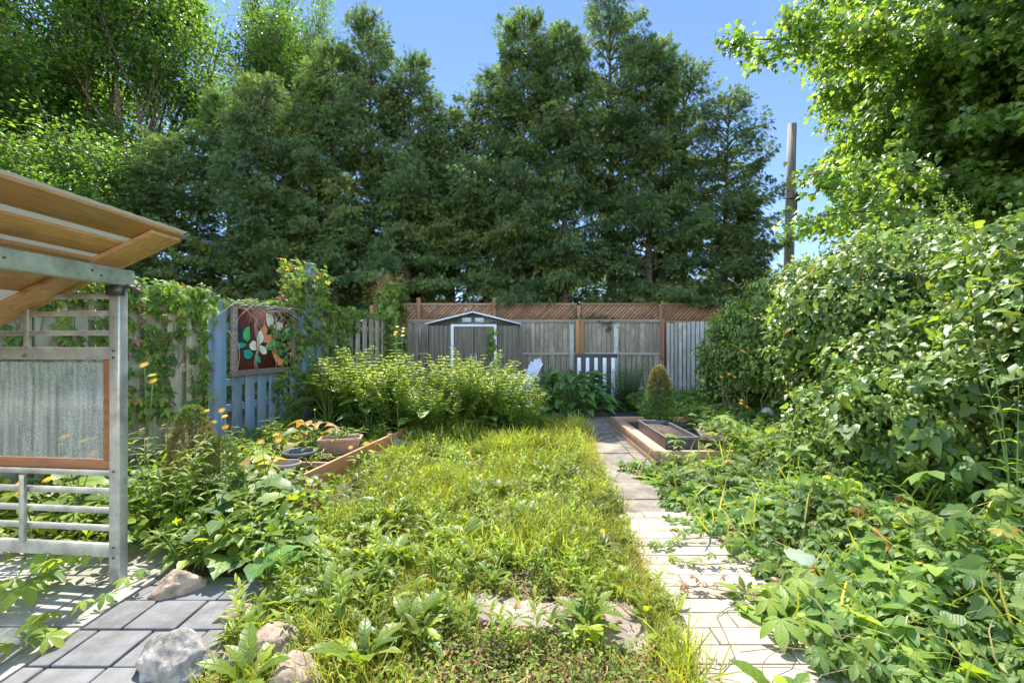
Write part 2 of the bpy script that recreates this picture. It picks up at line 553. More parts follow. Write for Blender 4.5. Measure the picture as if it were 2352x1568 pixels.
M_BARKL = plain_mat('pale_bark', (.12, .095, .08), .9, nscale=12, var=.35, bump=.6)
M_PINE = wood_mat('pine_wood', G(.34, .17, .06), G(.64, .40, .17), 'Y', 1.3, .6, weather=(.42, .23, .085))
M_PINEX = wood_mat('pine_wood_across', G(.34, .18, .065), G(.66, .42, .19), 'X', 1.3, .6, weather=(.46, .26, .10))
M_ALU = plain_mat('painted_aluminium', (.42, .43, .40), .35, .35, .5, .2, 7)
M_ALUG = plain_mat('pale_green_aluminium', (.36, .42, .35), .4, .2, .5, .22, 6)
M_FENCEL = wood_mat('pale_weathered_wood', G(.20, .185, .13), G(.40, .37, .28), 'Z', .7, .85, weather=(.27, .27, .19))
M_FENCEG = wood_mat('grey_weathered_wood', G(.14, .125, .10), G(.42, .385, .30), 'Z', .8, .9, weather=(.20, .165, .115))
M_FENCEGX = wood_mat('grey_weathered_rail', G(.18, .165, .14), G(.42, .39, .34), 'X', .8, .9)
M_FENCEW = wood_mat('whitewashed_wood', G(.26, .27, .25), G(.50, .52, .49), 'Z', .8, .85, weather=(.30, .31, .26))
M_BLUE = wood_mat('blue_painted_wood', G(.095, .165, .25), G(.155, .245, .345), 'Z', .6, .7, weather=(.17, .22, .25), bump=.12)
M_LATT = wood_mat('brown_stained_lattice', G(.21, .115, .07), G(.34, .195, .12), 'X', .6, .8)
M_LATTZ = wood_mat('brown_stained_post', G(.22, .11, .06), G(.38, .20, .11), 'Z', .6, .8)
M_ORPOST = wood_mat('orange_stained_wood', G(.26, .125, .05), G(.38, .20, .085), 'Z', .6, .8)
M_OLDFRAME = wood_mat('old_grey_frame_wood', G(.10, .075, .06), G(.27, .22, .19), 'X', 1.0, .9)
M_BEDWOOD = wood_mat('cedar_bed_wood', G(.36, .19, .11), G(.60, .37, .23), 'Y', .7, .7, weather=(.42, .27, .19))
M_BEDWOODX = wood_mat('cedar_bed_wood_across', G(.36, .19, .10), G(.60, .37, .22), 'X', .7, .7)
M_ORBED = wood_mat('terracotta_stained_board', G(.42, .17, .075), G(.52, .23, .11), 'X', .4, .6, bump=.08)
M_DARKPOT = plain_mat('dark_grey_plastic', (.085, .085, .09), .5, var=.15)
M_TERRA = plain_mat('terracotta_plastic', (.42, .23, .16), .55, var=.12, nscale=6)
M_GREYPOT = plain_mat('taupe_plastic', (.33, .27, .235), .55, var=.12)
M_SOIL = plain_mat('soil', (.09, .06, .042), .95, nscale=30, var=.4, bump=.8)
M_WHITEP = plain_mat('white_paint', (.72, .74, .76), .5, var=.06)
M_CHAIR = plain_mat('white_chair_paint', (.70, .76, .86), .5, var=.06)
M_CHAIRY = plain_mat('cream_chair_arm', (.62, .62, .48), .5, var=.08)
M_BLACKP = plain_mat('black_paint', (.022, .024, .03), .6, var=.5, nscale=20, c2=(.05, .052, .055))
M_ROCK = plain_mat('pale_rock', (.36, .34, .31), .9, nscale=14, bump=1.0, c2=(.12, .11, .10))
M_ROCKT = plain_mat('tan_rock', (.37, .29, .22), .9, nscale=12, bump=1.0, c2=(.17, .125, .09))
M_FLAG = plain_mat('flagstone', (.26, .215, .175), .9, nscale=7, var=.22, bump=.6)
M_STATUE = plain_mat('pale_stone_ornament', (.55, .52, .44), .8, nscale=20, var=.3)
M_POLE = wood_mat('grey_pole_wood', G(.12, .105, .09), G(.28, .25, .22), 'Z', .4, .9)
M_METAL = plain_mat('steel', (.4, .4, .4), .35, .9)
M_RUSTMETAL = plain_mat('dark_steel', (.10, .09, .085), .5, .6)
M_IRON = plain_mat('black_iron', (.02, .02, .022), .5, .3)

def shed_mat(name, c, rough):
    return plain_mat(name, c, rough, .25, .5, .18, 3.0)
M_SHED = wood_mat('charcoal_sheet_metal', G(.05, .046, .038), G(.125, .115, .092), 'Z', .5, .42, bump=.05)
M_SHEDD = wood_mat('streaked_door_metal', G(.04, .035, .03), G(.16, .14, .115), 'Z', 1.2, .4, bump=.05)
M_SHEDF = plain_mat('pale_shed_trim', (.52, .57, .62), .45, var=.08)

def glass_mat():
    m, n, p = new_mat('dusty_streaked_glass')
    tc = n.nodes.new('ShaderNodeTexCoord')
    mp = n.nodes.new('ShaderNodeMapping')
    mp.inputs['Scale'].default_value = (40, 40, 3)
    n.links.new(tc.outputs['Object'], mp.inputs['Vector'])
    nz = n.nodes.new('ShaderNodeTexNoise'); nz.inputs['Scale'].default_value = 1; nz.inputs['Detail'].default_value = 6
    n.links.new(mp.outputs[0], nz.inputs['Vector'])
    n2 = n.nodes.new('ShaderNodeTexNoise'); n2.inputs['Scale'].default_value = 160; n2.inputs['Detail'].default_value = 2
    n.links.new(tc.outputs['Object'], n2.inputs['Vector'])
    ad = n.nodes.new('ShaderNodeMath'); ad.operation = 'MULTIPLY'
    n.links.new(nz.outputs[0], ad.inputs[0]); n.links.new(n2.outputs[0], ad.inputs[1])
    mr = n.nodes.new('ShaderNodeMapRange')
    mr.inputs[1].default_value, mr.inputs[2].default_value = 0.15, 0.42
    mr.inputs[3].default_value, mr.inputs[4].default_value = 0.10, 0.66
    n.links.new(ad.outputs[0], mr.inputs[0])
    tr = n.nodes.new('ShaderNodeBsdfTransparent'); tr.inputs[0].default_value = (.82, .88, .88, 1)
    df = n.nodes.new('ShaderNodeBsdfTranslucent'); df.inputs[0].default_value = (.42, .46, .48, 1)
    d2 = n.nodes.new('ShaderNodeBsdfDiffuse'); d2.inputs[0].default_value = (.5, .53, .54, 1)
    gl = n.nodes.new('ShaderNodeBsdfGlossy'); gl.inputs['Roughness'].default_value = 0.3
    a = n.nodes.new('ShaderNodeMixShader'); a.inputs[0].default_value = .5
    n.links.new(df.outputs[0], a.inputs[1]); n.links.new(d2.outputs[0], a.inputs[2])
    b = n.nodes.new('ShaderNodeMixShader')
    n.links.new(mr.outputs[0], b.inputs[0]); n.links.new(tr.outputs[0], b.inputs[1]); n.links.new(a.outputs[0], b.inputs[2])
    c = n.nodes.new('ShaderNodeMixShader'); c.inputs[0].default_value = .03
    n.links.new(b.outputs[0], c.inputs[1]); n.links.new(gl.outputs[0], c.inputs[2])
    n.links.new(c.outputs[0], n.nodes['Material Output'].inputs[0])
    return m
M_GLASS = glass_mat()

def sheet_mat():
    m, n, p = new_mat('translucent_roof_sheet')
    tr = n.nodes.new('ShaderNodeBsdfTranslucent'); tr.inputs[0].default_value = (.13, .14, .115, 1)
    p.inputs['Base Color'].default_value = (.26, .27, .24, 1)
    p.inputs['Roughness'].default_value = .4
    a = n.nodes.new('ShaderNodeMixShader'); a.inputs[0].default_value = .45
    n.links.new(p.outputs[0], a.inputs[1]); n.links.new(tr.outputs[0], a.inputs[2])
    n.links.new(a.outputs[0], n.nodes['Material Output'].inputs[0])
    return m
M_SHEET = sheet_mat()

def paving_mat(name, c1, c2, scale, brick=None, mortar=(.2, .17, .13), rough=.85, bump=.3, ribs=False):
    m, n, p = new_mat(name)
    tc = n.nodes.new('ShaderNodeTexCoord')
    nz = n.nodes.new('ShaderNodeTexNoise')
    nz.inputs['Scale'].default_value = scale
    nz.inputs['Detail'].default_value = 8
    nz.inputs['Roughness'].default_value = .7
    n.links.new(tc.outputs['Object'], nz.inputs['Vector'])
    r_ = ramp(n, [(0.3, c1), (0.7, c2)])
    n.links.new(nz.outputs[0], r_.inputs[0])
    ns2 = n.nodes.new('ShaderNodeTexNoise'); ns2.inputs['Scale'].default_value = 2.3; ns2.inputs['Detail'].default_value = 9; ns2.inputs['Roughness'].default_value = .75
    n.links.new(tc.outputs['Object'], ns2.inputs['Vector'])
    rs2 = ramp(n, [(.46, (0, 0, 0)), (.68, (.85, .85, .85))])
    n.links.new(ns2.outputs[0], rs2.inputs[0])
    mxs = n.nodes.new('ShaderNodeMix'); mxs.data_type = 'RGBA'
    n.links.new(rs2.outputs[0], mxs.inputs[0]); n.links.new(r_.outputs[0], mxs.inputs[6]); mxs.inputs[7].default_value = (c1[0] * .5, c1[1] * .46, c1[2] * .4, 1)
    at_ = n.nodes.new('ShaderNodeAttribute'); at_.attribute_name = 'tint'
    mr = n.nodes.new('ShaderNodeMapRange'); mr.inputs[3].default_value, mr.inputs[4].default_value = .85, 1.12
    n.links.new(at_.outputs['Fac'], mr.inputs[0])
    sc = n.nodes.new('ShaderNodeVectorMath'); sc.operation = 'SCALE'
    n.links.new(mxs.outputs[2], sc.inputs[0]); n.links.new(mr.outputs[0], sc.inputs['Scale'])
    col = sc.outputs[0]
    h = nz.outputs[0]
    if ribs:
        wv = n.nodes.new('ShaderNodeTexWave'); wv.inputs['Scale'].default_value = 26; wv.inputs['Distortion'].default_value = .6
        wv.bands_direction = 'DIAGONAL'
        n.links.new(tc.outputs['Object'], wv.inputs['Vector'])
        ad = n.nodes.new('ShaderNodeMath'); ad.operation = 'MULTIPLY_ADD'; ad.inputs[1].default_value = .5
        n.links.new(wv.outputs['Fac'], ad.inputs[0]); n.links.new(nz.outputs[0], ad.inputs[2])
        h = ad.outputs[0]
    n.links.new(col, p.inputs['Base Color'])
    p.inputs['Roughness'].default_value = rough
    b = n.nodes.new('ShaderNodeBump'); b.inputs['Strength'].default_value = bump; b.inputs['Distance'].default_value = .01
    n.links.new(h, b.inputs['Height'])
    n.links.new(b.outputs[0], p.inputs['Normal'])
    return m
M_WPAVE = paving_mat('pale_plank_paver', G(.33, .28, .21), G(.45, .395, .31), 6, bump=.2)
M_CPAVE = paving_mat('ribbed_concrete_slab', G(.15, .125, .095), G(.29, .25, .195), 7, ribs=True, bump=.5)
M_SLATE = paving_mat('grey_slate_paver', G(.12, .12, .123), G(.20, .20, .205), 9, bump=.5)
M_CONC = paving_mat('pale_concrete_paver', G(.28, .26, .22), G(.40, .38, .33), 14, bump=.25)
M_BRICK = paving_mat('grey_edging_brick', G(.17, .14, .115), G(.28, .235, .20), 12, bump=.4)

def ground_mat():
    m, n, p = new_mat('garden_ground')
    tc = n.nodes.new('ShaderNodeTexCoord')
    nz = n.nodes.new('ShaderNodeTexNoise'); nz.inputs['Scale'].default_value = 3; nz.inputs['Detail'].default_value = 10; nz.inputs['Roughness'].default_value = .75
    n.links.new(tc.outputs['Object'], nz.inputs['Vector'])
    r_ = ramp(n, [(.3, G(.05, .038, .025)), (.5, G(.10, .075, .048)), (.62, G(.16, .125, .085)), (.75, G(.08, .10, .035))])
    n.links.new(nz.outputs[0], r_.inputs[0])
    n.links.new(r_.outputs[0], p.inputs['Base Color'])
    p.inputs['Roughness'].default_value = .95
    n2 = n.nodes.new('ShaderNodeTexNoise'); n2.inputs['Scale'].default_value = 60; n2.inputs['Detail'].default_value = 4
    n.links.new(tc.outputs['Object'], n2.inputs['Vector'])
    b = n.nodes.new('ShaderNodeBump'); b.inputs['Strength'].default_value = .8; b.inputs['Distance'].default_value = .03
    n.links.new(n2.outputs[0], b.inputs['Height']); n.links.new(b.outputs[0], p.inputs['Normal'])
    return m
M_GROUND = ground_mat()

# ------------------------------------------------------------------ ground, path, patio
def structure(o):
    o['kind'] = 'structure'
    return o
def stuff(o, label, cat):
    o['kind'] = 'stuff'
    return tag(o, label, cat)

g = MB()
xs = np.concatenate([[-300, -60, -20], np.linspace(-8, 8, 81), [20, 60, 300]])
ys = np.concatenate([[-300, -60, -10], np.linspace(-2, 14, 81), [20, 60, 300]])
vv, ff = [], []
for y in ys:
    for x in xs:
        near = abs(x) < 8 and -2 < y < 14
        vv.append((x, y, (0.012 * math.sin(x * 3.1 + y) * math.sin(y * 2.3 - x) - 0.012) if near else -0.02))
nx = len(xs)
for j in range(len(ys) - 1):
    for i in range(nx - 1):
        a = j * nx + i
        ff.append((a, a + 1, a + nx + 1, a + nx))
g.add(vv, ff, .5)
structure(g.build('ground', M_GROUND, smooth=True))

path_x = lambda y: 0.60 + 0.064 * y
pm = MB()
# pale plank-pattern slabs near the camera, 0.6 m deep each, cut by grooves into planks
y = 1.15
row = 0
while y < 3.42:
    x0 = path_x(y + .06)
    x1 = x0 + 0.95
    off = (0.31, 0.0, 0.46, 0.18)[row % 4]
    x = x0
    w_ = off if off else .6
    while x < x1 - .02:
        xe = min(x + w_, x1)
        t = random.uniform(.3, .9)
        zt = 0.030 + random.uniform(-.0015, .0015)
        gp = 0.009 if row % 5 == 0 else .004
        pm.box((x + .003, y + gp, -.02), (xe - .003, y + .116, zt), t)
        x = xe
        w_ = .6
    y += 0.119
    row += 1
structure(pm.build('path', M_WPAVE, bevel=.0015))
cm = MB()
y = 3.46
k = 0
while y < 8.0:
    dy = (.36, .46, .62, .5, .61, .6, .6, .6)[k % 8]
    x0 = path_x(y + dy / 2)
    cm.box((x0, y + .006, -.03), (x0 + .62, y + dy - .006, .026 + random.uniform(-.004, .004)), random.random())
    y += dy
    k += 1
cm.box((-.1, 8.02, -.03), (1.9, 8.6, .02), .6)
structure(cm.build('path', M_CPAVE, bevel=.004))
eb = MB()
y = 4.6
while y < 7.25:
    tt = (y - 4.6) / 2.6
    x1 = 1.50 + .02 * tt
    x0 = 1.36 + .1 * tt
    eb.box((x0, y + .005, 0), (x1, y + .101, .045 + random.uniform(-.004, .004)))
    y += .11
tag(eb.build('brick_edging', M_BRICK, bevel=.004), 'row of grey brick edging between the concrete path and the timber bed', 'edging')

# patio of slate squares and pale concrete planks
sl = MB()
yy = 1.37
r_i = 0
while yy < 2.42:
    xo = (-1.77, -1.89, -1.64, -1.80)[r_i % 4]
    x = xo - .25 * 3
    while x < -1.15:
        if x + .25 > -1.98 and x < -1.28 - (.12 if r_i % 2 else 0) + (yy - 1.8) * .1:
            q = random.uniform(-.004, .004)
            sl.box((max(x, -1.985) + .006, yy + .006, -.03), (x + .244, yy + .234, .030 + q), random.random())
        x += .25
    yy += .24
    r_i += 1
structure(sl.build('patio', M_SLATE, bevel=.006))
cn = MB()
for i, yy in enumerate((1.2, 1.66, 2.12, 2.58)):
    x = -3.4 + .15 * (i % 2)
    while x < -2.03:
        cn.box((x + .004, yy + .004, -.03), (min(x + .38, -2.0) - .004, yy + .452, .027 + random.uniform(-.003, .003)))
        x += .384
structure(cn.build('patio', M_CONC, bevel=.004))

# ------------------------------------------------------------------ left garden fence (local x runs along it, yard side is -y)
FA = math.atan2(.977, .215)
def fence_pt(Y):
    return Vector((-4.93 + .22 * Y, Y, 0))
def seg_len(a, b):
    return (fence_pt(b) - fence_pt(a)).length

def board_fence(root, L, mat, pitch=.235, bw=.14, top=(1.8, 1.86), bot=.03, post_every=2.3, railmat=None, both=True, postmat=None, gapmin=0):
    b = MB()
    n = int(L / pitch)
    for i in range(n + 1):
        x = i * pitch
        if x + bw > L + .03:
            break
        tp = top[0] + (top[1] - top[0]) * x / L + random.uniform(-.012, .012)
        lean = random.uniform(-.006, .006)
        b.add([(x, -.045, bot), (x + bw, -.045, bot), (x + bw, -.024, bot), (x, -.024, bot),
               (x + lean, -.045, tp), (x + bw + lean, -.045, tp), (x + bw + lean, -.024, tp), (x + lean, -.024, tp)],
              [(0, 3, 2, 1), (4, 5, 6, 7), (0, 1, 5, 4), (1, 2, 6, 5), (2, 3, 7, 6), (3, 0, 4, 7)])
        if both:
            b.box((x + pitch / 2 + .01, .024, bot), (x + pitch / 2 + bw - .01, .045, tp - .02))
    b.build('boards', mat, root, .002)
    for z in (.35, 1.0, 1.55):
        r_ = MB()
        r_.box((0, -.021, z), (L, .021, z + .085))
        r_.build('rail', railmat or mat, root, .003)
    x = 0.0
    while x < L + .1:
        p = MB()
        p.box((x - .045, .05, 0), (x + .045, .14, top[0]))
        p.build('post', postmat or mat, root, .004)
        x += post_every

f1 = tag(empty('wooden_fence', fence_pt(1.8), FA), 'pale weathered board fence on the left, behind the metal frame and hung with creeper', 'fence')
board_fence(f1, seg_len(1.8, 5.52), M_FENCEL, bw=.16, top=(1.72, 1.85))
f3 = tag(empty('wooden_fence', fence_pt(7.72), FA), 'short pale picket stretch of fence to the right of the blue gate', 'fence')
board_fence(f3, seg_len(7.72, 9.8), M_FENCEL, pitch=.25, top=(1.84, 1.87))

# blue gate section
f2 = tag(empty('blue_gate', fence_pt(5.58), FA), 'sky-blue painted plank gate with posts, carrying the flower painting', 'gate')
LB = seg_len(5.58, 7.66)
b = MB()
for i in range(7):
    x = .30 + i * .215
    if x + .15 < 1.62:
        b.box((x, -.045, .04), (x + .15, -.024, 1.80 + random.uniform(-.01, .01)))
b.build('boards', M_BLUE, f2, .003)
b = MB()
for i in range(7):
    x = .41 + i * .215
    if x + .12 < 1.62:
        b.box((x, .03, .04), (x + .12, .048, 1.78))
b.build('back_boards', M_FENCEL, f2, .003)
for z in (.45, .78, 1.5):
    r_ = MB()
    r_.box((.17, -.02, z), (1.66, .02, z + .09))
    r_.build('rail', M_BLUE, f2, .003)
for x, wd, top in ((.0, .17, 1.86), (1.64, .15, 1.84), (1.80, .15, 2.62), (1.97, .15, 1.86)):
    p = MB()
    p.box((x, -.075, 0), (x + wd, .03, top))
    p.build('post', M_BLUE, f2, .004)
# wrought-iron scroll on the gate
ir = MB()
for k in range(5):
    z0 = .52 + k * .115
    sg = 1 if k % 2 else -1
    pts = []
    for j in range(15):
        a = j / 14 * 2 * math.pi * 1.25
        rr = .05 * (1 - j / 20)
        pts.append((1.18 + sg * (rr * math.sin(a)) + .012 * sg, -.054, z0 + rr * (1 - math.cos(a)) + .0))
    ir.tube(pts, .007, 5)
ir.tube([(1.18, -.054, .5), (1.19, -.054, .8), (1.18, -.054, 1.1)], .006, 5)
ir.build('iron_scroll', M_IRON, f2)

# painting hung on the blue gate
pt = tag(empty('painting', fence_pt(5.58) + Vector((.215, .977, 0)) * .24 + Vector((.977, -.215, 0)) * .06, FA),
         'brown painting of white trilliums and green leaves in a weathered frame', 'painting')
PW, P0, P1 = 1.17, .90, 1.845
fr = MB()
fr.box((0, -.045, P0), (PW, 0, P0 + .075)); fr.box((0, -.043, P1 - .07), (PW, .0, P1))
fr.box((0, -.0465, P0 + .075), (.075, 0, P1 - .07)); fr.box((PW - .08, -.0465, P0 + .075), (PW, 0, P1 - .07))
fr.build('frame', M_OLDFRAME, pt, .004)
for_rough = .9
cols = [plain_mat('painted_brown', (.085, .028, .02), .9, var=.12, nscale=6), plain_mat('painted_black', (.012, .012, .012), .5),
        plain_mat('painted_orange', (.58, .25, .10), .55, var=.06), plain_mat('painted_cream', (.62, .64, .52), .55, var=.05),
        plain_mat('painted_green', (.07, .42, .15), .55, var=.08), plain_mat('painted_teal', (.02, .30, .21), .55, var=.08),
        plain_mat('painted_dark_teal', (.012, .05, .055), .55), plain_mat('painted_yellow', (.65, .42, .04), .5)]
cv = MB()
cv.box((.085, -.022, P0 + .07), (PW - .075, -.006, P1 - .065), .5, 0)
lay = [-.0235]
def U(x, yv):
    return (.09 + (x - 360) / 940 * (PW - .17), P0 + .075 + (1255 - yv) / 960 * (P1 - P0 - .145))
def shape(pts, m, outline=True):
    y_ = lay[0]; lay[0] -= .0003
    q = [U(*p) for p in pts]
    cx = sum(p[0] for p in q) / len(q); cz = sum(p[1] for p in q) / len(q)
    def clampp(p):
        return (min(max(p[0], .0905), PW - .0805), min(max(p[1], P0 + .0755), P1 - .0705))
    if outline:
        big = [clampp((cx + (p[0] - cx) * 1.0 + (.007 if p[0] > cx else -.007), cz + (p[1] - cz) * 1.0 + (.007 if p[1] > cz else -.007))) for p in q]
        cv.add([(p[0], y_, p[1]) for p in big], [tuple(range(len(big)))], .5, 1)
        y_ = lay[0]; lay[0] -= .0003
    q = [clampp(p) for p in q]
    cv.add([(p[0], y_, p[1]) for p in q], [tuple(range(len(q)))], .5, m)
def stroke(a, b_, wd=.0035):
    a, b_ = U(*a), U(*b_)
    dx, dz = b_[0] - a[0], b_[1] - a[1]
    L = math.hypot(dx, dz); nx_, nz_ = -dz / L * wd / 2, dx / L * wd / 2
    y_ = lay[0] - .0004
    cv.add([(a[0] + nx_, y_, a[1] + nz_), (a[0] - nx_, y_, a[1] - nz_), (b_[0], y_, b_[1])], [(0, 1, 2)], .5, 1)
shape([(800, 505), (735, 610), (770, 690), (795, 760), (780, 820), (860, 830), (800, 900), (840, 930), (930, 960), (960, 1060), (1000, 1150), (1060, 1225), (1230, 1210), (1180, 1150), (1090, 1060), (1040, 980), (1020, 900), (980, 780), (940, 690), (830, 690), (860, 600)], 2)
shape([(1290, 390), (1240, 440), (1230, 490), (1175, 520), (1200, 550), (1285, 530)], 2, False)
shape([(1295, 800), (1220, 840), (1250, 880), (1200, 920), (1240, 950), (1295, 950)], 2, False)
shape([(362, 520), (410, 560), (440, 640), (440, 800), (375, 812), (362, 700)], 6, False)
shape([(870, 590), (935, 600), (930, 680), (830, 690)], 6, False)
shape([(730, 860), (770, 825), (860, 825), (800, 880)], 6, False)
shape([(1060, 840), (1200, 880), (1250, 1030), (1180, 1100), (1120, 1110), (1060, 1020), (1030, 930)], 6)
shape([(540, 555), (480, 590), (440, 670), (450, 760), (520, 815), (555, 760), (550, 640)], 4)
shape([(365, 815), (450, 825), (525, 855), (450, 900), (365, 925)], 5)
shape([(450, 940), (540, 935), (600, 990), (590, 1060), (510, 1085), (460, 1050)], 5)
shape([(630, 1085), (680, 1030), (715, 1050), (730, 1155), (680, 1150)], 5)
shape([(830, 930), (900, 840), (980, 790), (1080, 800), (1070, 880), (1000, 930), (900, 950)], 4)
shape([(1090, 760), (1130, 640), (1200, 570), (1275, 540), (1275, 640), (1200, 760), (1110, 820)], 4)
shape([(670, 850), (660, 760), (680, 660), (720, 620), (765, 650), (785, 730), (770, 800), (710, 860)], 3)
shape([(670, 860), (640, 800), (590, 790), (540, 850), (545, 910), (580, 945), (640, 950), (680, 910)], 3)
shape([(690, 870), (740, 870), (800, 900), (835, 960), (830, 1010), (780, 1025), (730, 990), (700, 930)], 3)
shape([(985, 530), (1030, 470), (1080, 450), (1130, 500), (1130, 560), (1080, 620), (1000, 580)], 3)
shape([(960, 580), (1000, 600), (1060, 640), (1085, 700), (1070, 765), (1000, 760), (955, 700), (945, 620)], 3)
shape([(960, 540), (965, 430), (930, 350), (815, 325), (820, 430), (840, 530), (880, 585), (930, 590)], 3)
for c, ends in (((675, 868), ((700, 700), (730, 690), (750, 740), (590, 850), (580, 900), (620, 920), (780, 960), (790, 1000), (740, 970))),
                ((972, 545), ((850, 380), (890, 370), (860, 450), (920, 400), (1060, 490), (1080, 560), (990, 700), (1030, 690), (1050, 660))),
                ((520, 800), ((530, 600), (480, 650), (470, 720))), ((850, 925), ((1050, 820), (1040, 870), (960, 830))),
                ((590, 1060), ((480, 960), (520, 960), (480, 1010))), ((1110, 810), ((1250, 600), (1200, 640), (1230, 700))),
                ((520, 856), ((390, 840), (390, 880), (400, 910)))):
    for e in ends:
        stroke(c, e)
lay[0] -= .0008
for c in ((675, 868), (972, 545)):
    shape([(c[0] + 26 * math.cos(a * math.pi / 5), c[1] + 36 * math.sin(a * math.pi / 5)) for a in range(10)], 7)
cv.build('painted_board', cols, pt)
for m_ in cols:
    m_.node_tree.nodes['Principled BSDF'].inputs['Roughness'].default_value = for_rough
    m_.node_tree.nodes['Principled BSDF'].inputs['Specular IOR Level'].default_value = .15

# dead vine twigs draped over the painting
dv = MB()
for k in range(26):
    x = random.uniform(.05, 1.0)
    z = 1.78 + random.uniform(-.02, .08)
    pts = [(x, -.07 - random.random() * .04, z)]
    dx, dz = random.uniform(-.06, .09), random.uniform(-.03, .03)
    for j in range(8):
        x += dx; z += dz
        dz -= random.uniform(.0, .018)
        dx += random.uniform(-.02, .02)
        pts.append((x, -.065 - random.random() * .03, max(z, 1.35)))
    dv.tube(pts, [.0045 * (1 - j / 14) for j in range(9)], 4)
for x in (.36, .38, .40, .72):
    pts = [(x + .03 * math.sin(j * 1.3 + x * 9), -.062, 1.66 - j * .1) for j in range(8)]
    dv.tube(pts, .0035, 4)
pts = [(-.1, -.06, 1.5), (-.02, -.08, 1.38), (.05, -.085, 1.3), (.06, -.085, 1.15), (.03, -.08, 1.0), (-.03, -.06, .93)]
dv.tube(pts, .004, 4)
o = dv.build('dead_vine', M_DEADTWIG)
o.location = pt.location; o.rotation_euler = pt.rotation_euler
tag(o, 'bare grey twigs of a dead vine draped over the top of the painting', 'vine')

# ------------------------------------------------------------------ back fences
YB = 10.75
bf = tag(empty('wooden_fence', (-3.15, YB, 0), 0), 'long grey weathered board fence across the back of the garden', 'fence')
LBF = 6.75
def boards(x0, x1, z0, z1, y0, y1, bw=.115, gap=.006, mat=M_FENCEG, nm='boards'):
    b = MB()
    x = x0
    while x < x1 - .02:
        ww = min(bw * random.uniform(.85, 1.12), x1 - x)
        b.box((x, y0 + random.uniform(0, .006), z0), (x + ww - gap, y1, z1 + random.uniform(-.004, .004)))
        x += ww
    return b.build(nm, mat, bf, .002)
boards(0, LBF, 1.07, 1.80, .0, .02)
boards(0, LBF, .03, 1.04, .0, .02, .14, .012, nm='lower_boards')
for z, h_ in ((1.03, .06), (1.80, .07), (.2, .08)):
    r_ = MB(); r_.box((0, -.03, z), (LBF, -.004, z + h_)); r_.build('rail', M_FENCEGX, bf, .003)
for x, m_, z1 in ((4.55, M_FENCEW, 1.74), (5.59, M_FENCEW, 1.74), (3.35, M_FENCEG, 1.74), (.9, M_FENCEG, 1.8)):
    p = MB(); p.box((x - .05, -.07, 0), (x + .05, -.032, z1)); p.build('post', m_, bf, .004)
for x in (4.69, 4.79, 6.68):
    p = MB(); p.box((x - .045, -.08, .95), (x + .045, -.034, 1.86)); p.build('stained_post', M_ORPOST if x < 5 else M_LATTZ, bf, .004)

lt = tag(empty('lattice_fence', (-3.4, YB + .18, 0), 0), 'brown stained lattice screen rising above the grey back fence', 'fence')
def lattice(x0, x1, z0, z1):
    b = MB()
    stp = .088
    for sgn, y_ in ((1, 0.0), (-1, .011)):
        c = -(z1 - z0)
        while c < (x1 - x0) + (z1 - z0):
            if sgn > 0:
                a0, a1 = c, c + (z1 - z0)
            else:
                a0, a1 = c + (z1 - z0), c
            # clip
            def clip(a0, a1):
                za, zb = z0, z1
                if a0 > a1:
                    (a0, za), (a1, zb) = (a1, zb), (a0, za)
                if a1 < 0 or a0 > x1 - x0:
                    return None
                sl_ = (zb - za) / (a1 - a0)
                if a0 < 0:
                    za -= sl_ * a0; a0 = 0
                if a1 > x1 - x0:
                    zb -= sl_ * (a1 - (x1 - x0)); a1 = x1 - x0
                return (a0, za), (a1, zb)
            q = clip(a0, a1)
            if q and abs(q[0][0] - q[1][0]) > .02:
                b.bar((x0 + q[0][0], y_, q[0][1]), (x0 + q[1][0], y_, q[1][1]), .046, .009, (0, 1, 0))
            c += stp * 1.0 / .95
    return b.build('lattice_panel', M_LATT, lt)
lposts = (.04, 1.16, 2.98, 5.0, 6.97, 9.0)
for i in range(len(lposts) - 1):
    lattice(lposts[i] + .05, lposts[i + 1] - .05, 1.86, 2.22)
    for z in (1.80, 2.22):
        r_ = MB(); r_.box((lposts[i] + .045, -.02, z), (lposts[i + 1] - .045, .03, z + .05)); r_.build('rail', M_LATT, lt, .003)
for x in lposts:
    p = MB(); p.box((x - .045, -.035, 0), (x + .045, .055, 2.40 if x in (1.16, 2.98) else 2.215)); p.build('post', M_LATTZ, lt, .004)
b = MB()
x = 0
while x < 9:
    b.box((x, .0, .05), (x + .13, .018, 1.795)); x += .136
b.build('boards', M_LATTZ, lt)

# right side fence, white-washed boards leaning into the vines
rf = tag(empty('wooden_fence', (3.62, 10.62, 0), math.atan2(-.88, .47)), 'whitewashed vertical board fence at the right corner, half hidden by vines', 'fence')
b = MB()
for i in range(34):
    x = i * .118
    b.box((x, -.02, .03), (x + .085, .0, 1.78 + random.uniform(-.015, .015)))
b.build('boards', M_FENCEW, rf, .002)
b = MB()
for i in range(34):
    x = i * .118 + .06
    b.box((x, .05, .03), (x + .085, .07, 1.74))
b.build('back_boards', M_FENCEG, rf, .002)
for z in (.35, 1.5):
    r_ = MB(); r_.box((0, .002, z), (4.0, .048, z + .09)); r_.build('rail', M_FENCEGX, rf)
rf2 = tag(empty('wooden_fence', (5.48, 7.1, 0), R(-88)), 'dark grey board fence on the right side, buried behind the hop vines', 'fence')
b = MB()
for i in range(46):
    x = i * .15
    b.box((x, -.02, .03), (x + .13, .0, 1.75 + random.uniform(-.02, .02)))
b.build('boards', M_FENCEG, rf2, .002)
for z in (.35, 1.5):
    r_ = MB(); r_.box((0, -.06, z), (6.9, -.022, z + .09)); r_.build('rail', M_FENCEGX, rf2)

